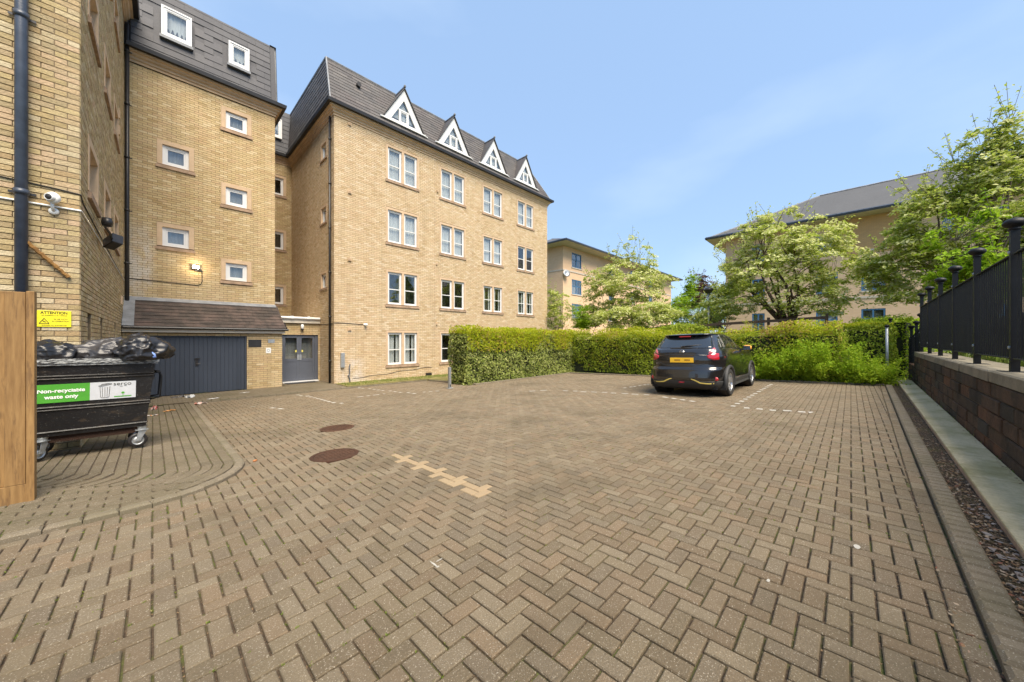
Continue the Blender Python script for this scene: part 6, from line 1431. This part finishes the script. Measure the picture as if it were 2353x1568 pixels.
# ================================================================== THE PARKED CAR
random.seed(2)
CARX, CARY = 9.42, 3.10; CS = 1.03
car = empty('parked_car', (CARX, CARY, G(0, CARY)), 'black compact crossover car with yellow trim parked nose to the hedge', 'car')
TC = Matrix.Translation((CARX, CARY, G(0, CARY))) @ Euler((-SLOPE, 0, 0)).to_matrix().to_4x4() @ Matrix.Scale(CS, 4)
m, t, b = nodes('black_car_paint'); b.inputs['Base Color'].default_value = (.012, .011, .011, 1); b.inputs['Roughness'].default_value = .22; b.inputs['Coat Weight'].default_value = 1; b.inputs['Coat Roughness'].default_value = .03; b.inputs['Specular IOR Level'].default_value = .6
bump(t, b, noise_fac(t, 2, 2), .03, .01); MAT['car'] = m
m, t, b = nodes('car_window'); b.inputs['Base Color'].default_value = (.014, .016, .018, 1); b.inputs['Roughness'].default_value = .03; b.inputs['Specular IOR Level'].default_value = .9; b.inputs['IOR'].default_value = 1.7; MAT['cglass'] = m
MAT['cplastic'] = M_plain('dark_bumper_plastic', (.028, .028, .028), .6, .15, 40, .2)
MAT['tyre'] = M_plain('tyre_rubber', (.022, .021, .020), .85, .3, 30, .4); MAT['alloy'] = M_plain('alloy_wheel', (.50, .50, .50), .28, .1, 20, 0, metal=.85)
m, t, b = nodes('red_lens'); b.inputs['Base Color'].default_value = (.42, .012, .02, 1); b.inputs['Roughness'].default_value = .12; b.inputs['Coat Weight'].default_value = 1; MAT['red'] = m
m, t, b = nodes('pink_clear_lens'); b.inputs['Base Color'].default_value = (.50, .10, .12, 1); b.inputs['Roughness'].default_value = .12; b.inputs['Coat Weight'].default_value = 1; MAT['clearred'] = m
MAT['cyellow'] = M_plain('yellow_car_trim', (.75, .58, .14), .35, .05, 9, 0); MAT['plate'] = M_plain('yellow_number_plate', (.95, .55, .03), .4, .05, 9, 0); MAT['smudge'] = M_plain('plate_smudge', (.42, .20, .02), .5, .2, 20, 0)
MAT['corange'] = M_plain('yellow_orange_mirror_paint', (.72, .32, .05), .3, .05, 9, 0)
ROWS = [(.19, .22, 3.95, .76), (.23, .10, 4.06, .83), (.32, .03, 4.12, .868), (.46, .00, 4.14, .882), (.58, .01, 4.14, .885), (.655, .02, 4.13, .886), (.69, .035, 4.12, .886), (.72, .085, 4.12, .884),
        (.80, .10, 4.10, .884), (.90, .095, 4.06, .888), (.98, .105, 3.96, .886), (1.04, .13, 3.60, .868), (1.085, .17, 3.10, .835), (1.12, .205, 2.98, .806), (1.20, .285, 2.84, .775), (1.30, .385, 2.64, .732), (1.39, .48, 2.42, .684), (1.455, .52, 2.24, .645), (1.475, .43, 2.18, .635), (1.50, .42, 2.10, .61), (1.53, .47, 2.0, .56), (1.555, .62, 1.8, .45), (1.568, .95, 1.5, .22), (1.57, 1.15, 1.3, .03)]
RZ = [r[0] for r in ROWS]
def row(z):
    z = max(RZ[0], min(RZ[-1], z))
    return [float(np.interp(z, RZ, [r[k] for r in ROWS])) for k in (1, 2, 3)]
def nexp(z): return 6.2-1.6*smooth(.9, 1.5, z)
def rise(x, z): return .075*smooth(2.6, .4, x)*smooth(.95, 1.12, z)*smooth(1.56, 1.44, z)
def on_row(z, s, t_):
    xr, xf, w = row(z); n = nexp(z); k = 1/((abs(s)**n+abs(t_)**n)**(1/n)); x = (xr+xf)/2+(xf-xr)/2*s*k; y = w*t_*k
    haunch = .022*math.exp(-((x-.80)/.45)**2)*math.exp(-((z-.86)/.18)**2)+.018*math.exp(-((x-3.38)/.45)**2)*math.exp(-((z-.88)/.18)**2); tuck = -.02*math.exp(-((x-2.05)/.9)**2)*math.exp(-((z-.45)/.16)**2)
    y += math.copysign(haunch+tuck, y)*min(1, abs(t_*k)**4)
    return Vector((x, y, z+rise(x, z)))
NS, NT = 84, 28
cols = [(-1, -1+2*i/NT) for i in range(NT)]+[(-1+2*i/NS, 1) for i in range(NS)]+[(1, 1-2*i/NT) for i in range(NT)]+[(1-2*i/NS, -1) for i in range(NS)]
zl = []
for a, b_ in zip(RZ, RZ[1:]):
    n = max(1, int(round((b_-a)/.028)))
    zl += [a+(b_-a)*i/n for i in range(n)]
zl.append(RZ[-1]); NC = len(cols)
grid = [[on_row(z, s, t_) for (s, t_) in cols] for z in zl]
AX = (.80, 3.36); WZ = .335
def sect(j, i):
    """which part a face of the car's skin belongs to"""
    z = (zl[j]+zl[j+1])/2; s, t_ = cols[i]; s2, t2 = cols[(i+1) % NC]; sm, tm = (s+s2)/2, (t_+t2)/2
    p = (grid[j][i]+grid[j+1][(i+1) % NC])/2
    if abs(tm) > .98 or abs(p.y) > .70:
        if any((p.x-a)**2+(p.z-WZ)**2 < .385**2 for a in AX) and abs(p.y) > .6: return None
    if 1.13 < z < 1.455:
        if sm <= -.99 and abs(tm) < .86: return 'rear_window'
        if sm >= .99 and abs(tm) < .88: return 'windscreen'
        if abs(tm) > .98:
            if -.62 < sm < -.12 and z < 1.44: return 'side_window'
            if -.06 < sm < .62 and z < 1.44: return 'side_window'
            if -.80 < sm < -.68 and z < 1.36: return 'quarter_glass'
    if z < .40 or (z < .30): return 'bumper_plastic'
    return 'body'
parts = {}
for j in range(len(zl)-1):
    for i in range(NC):
        k = sect(j, i)
        if k: parts.setdefault(k, []).append((grid[j][i], grid[j][(i+1) % NC], grid[j+1][(i+1) % NC], grid[j+1][i]))
matof = {'body': 'car', 'rear_window': 'cglass', 'windscreen': 'cglass', 'side_window': 'cglass', 'quarter_glass': 'cglass', 'bumper_plastic': 'cplastic'}
for nme, fs in parts.items():
    idx = {}; vs = []; ff = []
    for f_ in fs:
        q = []
        for p in f_:
            key = (round(p.x, 5), round(p.y, 5), round(p.z, 5))
            if key not in idx: idx[key] = len(vs); vs.append(TC @ p)
            q.append(idx[key])
        if len(set(q)) == 4: ff.append(tuple(q))
    if nme == 'side_window':                         # split left and right, front and rear glass
        groups = {}
        for q in ff:
            c_ = TC.inverted() @ (sum((vs[k] for k in q), Vector())/4); groups.setdefault((c_.y > 0, c_.x > (1.05+2.95)/2-.02+.0), []).append(q)
        lst = list(groups.values())
    else: lst = [ff]
    for g_ in lst:
        me = bpy.data.meshes.new(nme); used = sorted(set(k for q in g_ for k in q)); mp_ = {k: i for i, k in enumerate(used)}
        me.from_pydata([tuple(vs[k]) for k in used], [], [tuple(mp_[k] for k in q) for q in g_])
        for p in me.polygons: p.use_smooth = True
        o = link(nme, me, car, MAT[matof[nme]]); sd = o.modifiers.new('t', 'SOLIDIFY'); sd.thickness = .012; sd.offset = -1
f = MB(TC); f.box((.16, -.74, .20), (3.95, .74, .26)); f.box((.3, -.68, .2), (3.8, .68, .95)); f.build('underbody', MAT['rail_black'], car)
def rear(y, z, off=.008):
    xr, xf, w = row(z); n = nexp(z); k = min(.9999, abs(y)/w); x = (xr+xf)/2-(xf-xr)/2*(1-k**n)**(1/n)
    return Vector((x-off, y, z+rise(x, z)))
def ladder(mb, A, B_, n=10, m_=4, off=.010, f=rear, thick=.02):
    """patch between two polylines given as (y, z), laid on the rear of the car"""
    def at(P, t_):
        t_ *= len(P)-1; i = min(int(t_), len(P)-2); u = t_-i; return (P[i][0]*(1-u)+P[i+1][0]*u, P[i][1]*(1-u)+P[i+1][1]*u)
    vs = []
    for i in range(n+1):
        a, b_ = at(A, i/n), at(B_, i/n)
        for k in range(m_+1): u = k/m_; e = off if 0 < k < m_ and 0 < i < n else -.004; vs.append(f(a[0]*(1-u)+b_[0]*u, a[1]*(1-u)+b_[1]*u, e))
    mb.add(vs, [(i*(m_+1)+k, i*(m_+1)+k+1, (i+1)*(m_+1)+k+1, (i+1)*(m_+1)+k) for i in range(n) for k in range(m_)])
for s in (-1, 1):
    g = lambda P: [(s*y, z) for y, z in P]
    f = MB(TC); f.smooth = True; ladder(f, g([(.55, 1.00), (.68, 1.05), (.80, 1.06), (.875, 1.045)]), g([(.57, .955), (.68, .895), (.80, .885), (.884, .91)]), 14, 6, .03); hl = f.build('tail_light', MAT['red'], car)
    f = MB(TC); f.smooth = True; ladder(f, g([(.55, 1.005), (.63, 1.09), (.70, 1.17), (.745, 1.25)]), g([(.70, 1.04), (.735, 1.09), (.752, 1.16), (.756, 1.25)]), 12, 4, .026); f.build('light_blade', MAT['clearred'], hl)
    f = MB(TC); f.smooth = True; ladder(f, g([(.66, .995), (.80, 1.00)]), g([(.66, .965), (.80, .965)]), 6, 3, .028); f.build('clear_lens', MAT['clearred'], hl)
    # side wrap of the lamp
    f = MB(TC); f.smooth = True
    def sidep(x_, z_):
        xr, xf, w_ = row(z_); p = on_row(z_, (x_-(xr+xf)/2)/((xf-xr)/2), s); p.y += s*.012; return p
    vs_ = []
    for i_ in range(9):
        x_ = .13+.32*i_/8; hh_ = .048*(1-i_/8.6)**.6
        for k_ in range(4): vs_.append(sidep(x_, .975+hh_*(k_/1.5-1)))
    f.add(vs_, [(i_*4+k_, i_*4+k_+1, i_*4+5+k_, i_*4+4+k_) for i_ in range(8) for k_ in range(3)]); f.build('side_lens', MAT['red'], hl)
    f = MB(TC); f.smooth = True; ladder(f, g([(.40, .485), (.50, .49), (.80, .50)]), g([(.47, .40), (.55, .385), (.80, .40)]), 8, 3, .004); f.build('fog_recess', MAT['cplastic'], car)
    f = MB(TC); f.smooth = True; c_ = rear(s*.74, .455, .0); f.lathe([(0, -.03), (.035, -.028), (.048, -.015), (.05, .01)], c_, 'x', 18); f.build('reflector', MAT['red'], car)
    f = MB(TC); f.smooth = True; ladder(f, g([(.20, .475), (.34, .44), (.45, .388), (.60, .372), (.82, .388)]), g([(.20, .440), (.30, .39), (.41, .325), (.60, .312), (.84, .335)]), 14, 3, .016); f.build('yellow_trim', MAT['cyellow'], car)
f = MB(TC); f.smooth = True; ladder(f, [(-.42, .43), (-.2, .455), (.2, .455), (.42, .43)], [(-.30, .25), (-.2, .24), (.2, .24), (.30, .25)], 12, 4, .012); f.build('diffuser', MAT['cplastic'], car)
f = MB(TC); ladder(f, [(-.11, .385), (.11, .385)], [(-.07, .335), (.07, .335)], 4, 2, .026); f.build('fog_lamp', MAT['red'], car)
# recessed plate panel with a raised lip
f = MB(TC); f.smooth = True; lip = [(-.56, 1.0), (-.54, .84), (-.44, .785), (0, .775), (.44, .785), (.54, .84), (.56, 1.0)]; f.tube([rear(y, z, .006) for y, z in lip], .010, 6); f.tube([rear(y, z, .010) for y, z in [(-.56, 1.0), (-.3, 1.01), (.3, 1.01), (.56, 1.0)]], .012, 6); f.build('tailgate_lip', MAT['car'], car)
f = MB(TC); ladder(f, [(-.28, .965), (.28, .965)], [(-.28, .845), (.28, .845)], 6, 2, .020); 
pl_ = MB(TC); xq = rear(0, .9, .024).x; pl_.bbox((xq, -.275, .845), (xq+.02, .275, .962), .003); np_ = pl_.build('number_plate', MAT['plate'], car)
f = MB(TC); f.box((xq-.0015, -.20, .885), (xq, -.07, .925)); f.box((xq-.0015, .03, .885), (xq, .17, .925)); f.build('blurred_number', MAT['smudge'], np_)
f = MB(TC); c_ = rear(0, 1.055, .014); f.smooth = True
ring = [c_+Vector((0, .05*math.cos(a), .045*math.sin(a))) for a in np.linspace(0, 2*math.pi, 25)]; f.tube(ring, .008, 6, False); f.box((c_.x-.012, c_.y-.062, c_.z-.010), (c_.x-.002, c_.y+.062, c_.z+.010)); f.build('emblem', MAT['alloy'], car)
cu = text('JUKE', .05, (0, 0, 0), MAT['alloy'], car, name='lettering'); c_ = rear(.60, .82, .012); cu.matrix_basis = TC @ Matrix.Translation(c_) @ Euler((R(90), 0, R(-90-14))).to_matrix().to_4x4()
f = MB(TC); f.smooth = True; w0 = rear(.02, 1.155, .02); w1 = rear(-.42, 1.20, .016); f.tube([w0, w0.lerp(w1, .3)+Vector((-.012, 0, .012)), w1], [.022, .016, .006], 6); f.tube([rear(.04, 1.15, .0), w0], .028, 8); f.build('rear_wiper', MAT['black'], car)
f = MB(TC); xq = rear(0, 1.49, .02).x; f.bbox((xq, -.14, 1.478), (xq+.05, .14, 1.505), .006); f.build('brake_light', MAT['red'], car)
f = MB(TC); f.tube([(1.0, 0, 1.56), (.85, 0, 1.66)], .006, 5); f.lathe([(.02, 0), (.018, .02), (0, .025)], (1.0, 0, 1.56), 'z', 8); f.build('aerial', MAT['black'], car)
f = MB(TC); f.smooth = True; f.tube([rear(y, .70, .012) for y in np.linspace(-.80, .80, 17)], .016, 6); f.build('bumper_edge', MAT['car'], car)
# door shut lines, handles, sill, mirrors
for s in (-1, 1):
    f = MB(TC)
    for xs_ in (1.28, 2.05, 2.92):
        P = []
        for z in np.linspace(.42, 1.12, 12):
            xr, xf, w = row(z); ss = ((xs_-(xr+xf)/2)/((xf-xr)/2)); P.append(on_row(z, ss, s)+Vector((0, s*.001, 0)))
        f.tube(P, .0045, 4)
    f.build('door_seam', MAT['black'], car)
    f = MB(TC); f.bbox((2.18, min(s*.88, s*.915), .955), (2.40, max(s*.88, s*.915), .985), .006); f.build('door_handle', MAT['car'], car)
    f = MB(TC); f.add([(1.22, s*.83, .20), (2.95, s*.83, .20), (2.95, s*.90, .24), (1.22, s*.90, .24), (1.22, s*.86, .33), (2.95, s*.86, .33)], [(0, 1, 2, 3), (3, 2, 5, 4)]); f.build('side_sill', MAT['cplastic'], car)
    T2 = TC @ Matrix.Translation((2.42, s*.98, 1.16)); f = MB(T2); f.smooth = True
    prf = [(0, -.10), (.045, -.095), (.075, -.04), (.08, .04), (.06, .085), (0, .10)]
    f.lathe(prf, (0, 0, 0), 'y', 16); f.v = [T2 @ Vector(((T2.inverted() @ v).x*.9, (T2.inverted() @ v).y, (T2.inverted() @ v).z*.95)) for v in f.v]; mi_ = f.build('door_mirror', MAT['corange'], car)
    f = MB(TC); f.box((2.36, min(s*.80, s*.92), 1.10), (2.44, max(s*.80, s*.92), 1.14)); f.build('mirror_arm', MAT['black'], mi_)
    f = MB(TC); f.bbox((2.335, min(s*.90, s*1.06), 1.10), (2.35, max(s*.90, s*1.06), 1.21), .004); f.build('mirror_glass', MAT['cglass'], mi_)
for ax in AX:
    for s in (-1, 1):
        yc = s*.80; T2 = TC @ Matrix.Translation((ax, yc, WZ))
        f = MB(T2); f.smooth = True; w = .11; f.lathe([(.225, -w*.8), (.30, -w), (.325, -w*.85), (.335, -w*.5), (.336, 0), (.335, w*.5), (.325, w*.85), (.30, w), (.225, w*.8)], (0, 0, 0), 'y', 40); wh = f.build('wheel', MAT['tyre'], car)
        wh.name = 'wheel'
        f = MB(T2); f.smooth = True; f.lathe([(.228, -s*.02), (.232, s*.085), (.222, s*.092), (.212, s*.08), (.205, -s*.06)], (0, 0, 0), 'y', 36); f.lathe([(0, s*.075), (.035, s*.075), (.05, s*.06), (.05, -s*.02)], (0, 0, 0), 'y', 20)
        f.smooth = False
        for k in range(5):
            for dlt in (-.16, .16):
                a = 2*math.pi*k/5+.3; a1 = a+dlt*.8; a2 = a+dlt*1.55
                p0 = Vector((math.cos(a1)*.04, 0, math.sin(a1)*.04)); p1 = Vector((math.cos(a2)*.215, 0, math.sin(a2)*.215)); d = (p1-p0).normalized(); q_ = Vector((-d.z, 0, d.x)); 
                f.add([p0-q_*.014+Y_*s*.03, p0+q_*.014+Y_*s*.03, p1+q_*.019+Y_*s*.04, p1-q_*.019+Y_*s*.04, p0-q_*.012+Y_*s*.072, p0+q_*.012+Y_*s*.072, p1+q_*.013+Y_*s*.082, p1-q_*.013+Y_*s*.082], BOXF.tolist()+[(3, 2, 1, 0)])
        f.build('rim', MAT['alloy'], wh)
        f = MB(T2); f.lathe([(0, -s*.02), (.20, -s*.02)], (0, 0, 0), 'y', 24); f.build('brake_disc', MAT['steel'], wh)
        f = MB(T2); f.lathe([(.36, -s*.25), (.372, s*.06)], (0, 0, 0), 'y', 36); f.lathe([(0, -s*.25), (.36, -s*.25)], (0, 0, 0), 'y', 36); f.v = [v for v in f.v]; f.build('wheel_well', MAT['black'], car)
        # flare: half ring of plastic over the arch
        f = MB(TC); f.smooth = True; n = 26; vs = []
        for i in range(n+1):
            a = math.pi*(-.08+1.16*i/n); c_, sn = math.cos(a), math.sin(a)
            for (r_, y_) in ((.355, .80), (.352, .905), (.375, .925), (.425, .918), (.44, .885), (.44, .86)): vs.append((ax+c_*r_, s*y_, WZ+sn*r_*1.0))
        f.add(vs, [(i*6+k, i*6+k+1, (i+1)*6+k+1, (i+1)*6+k) for i in range(n) for k in range(5)]); f.build('wheel_arch', MAT['cplastic'], car)
    if ax < 1:
        for s in (-1, 1): f = MB(TC); f.bbox((.40, min(s*.72, s*.89), .17), (.425, max(s*.72, s*.89), .40), .004); f.build('mud_flap', MAT['black'], car)
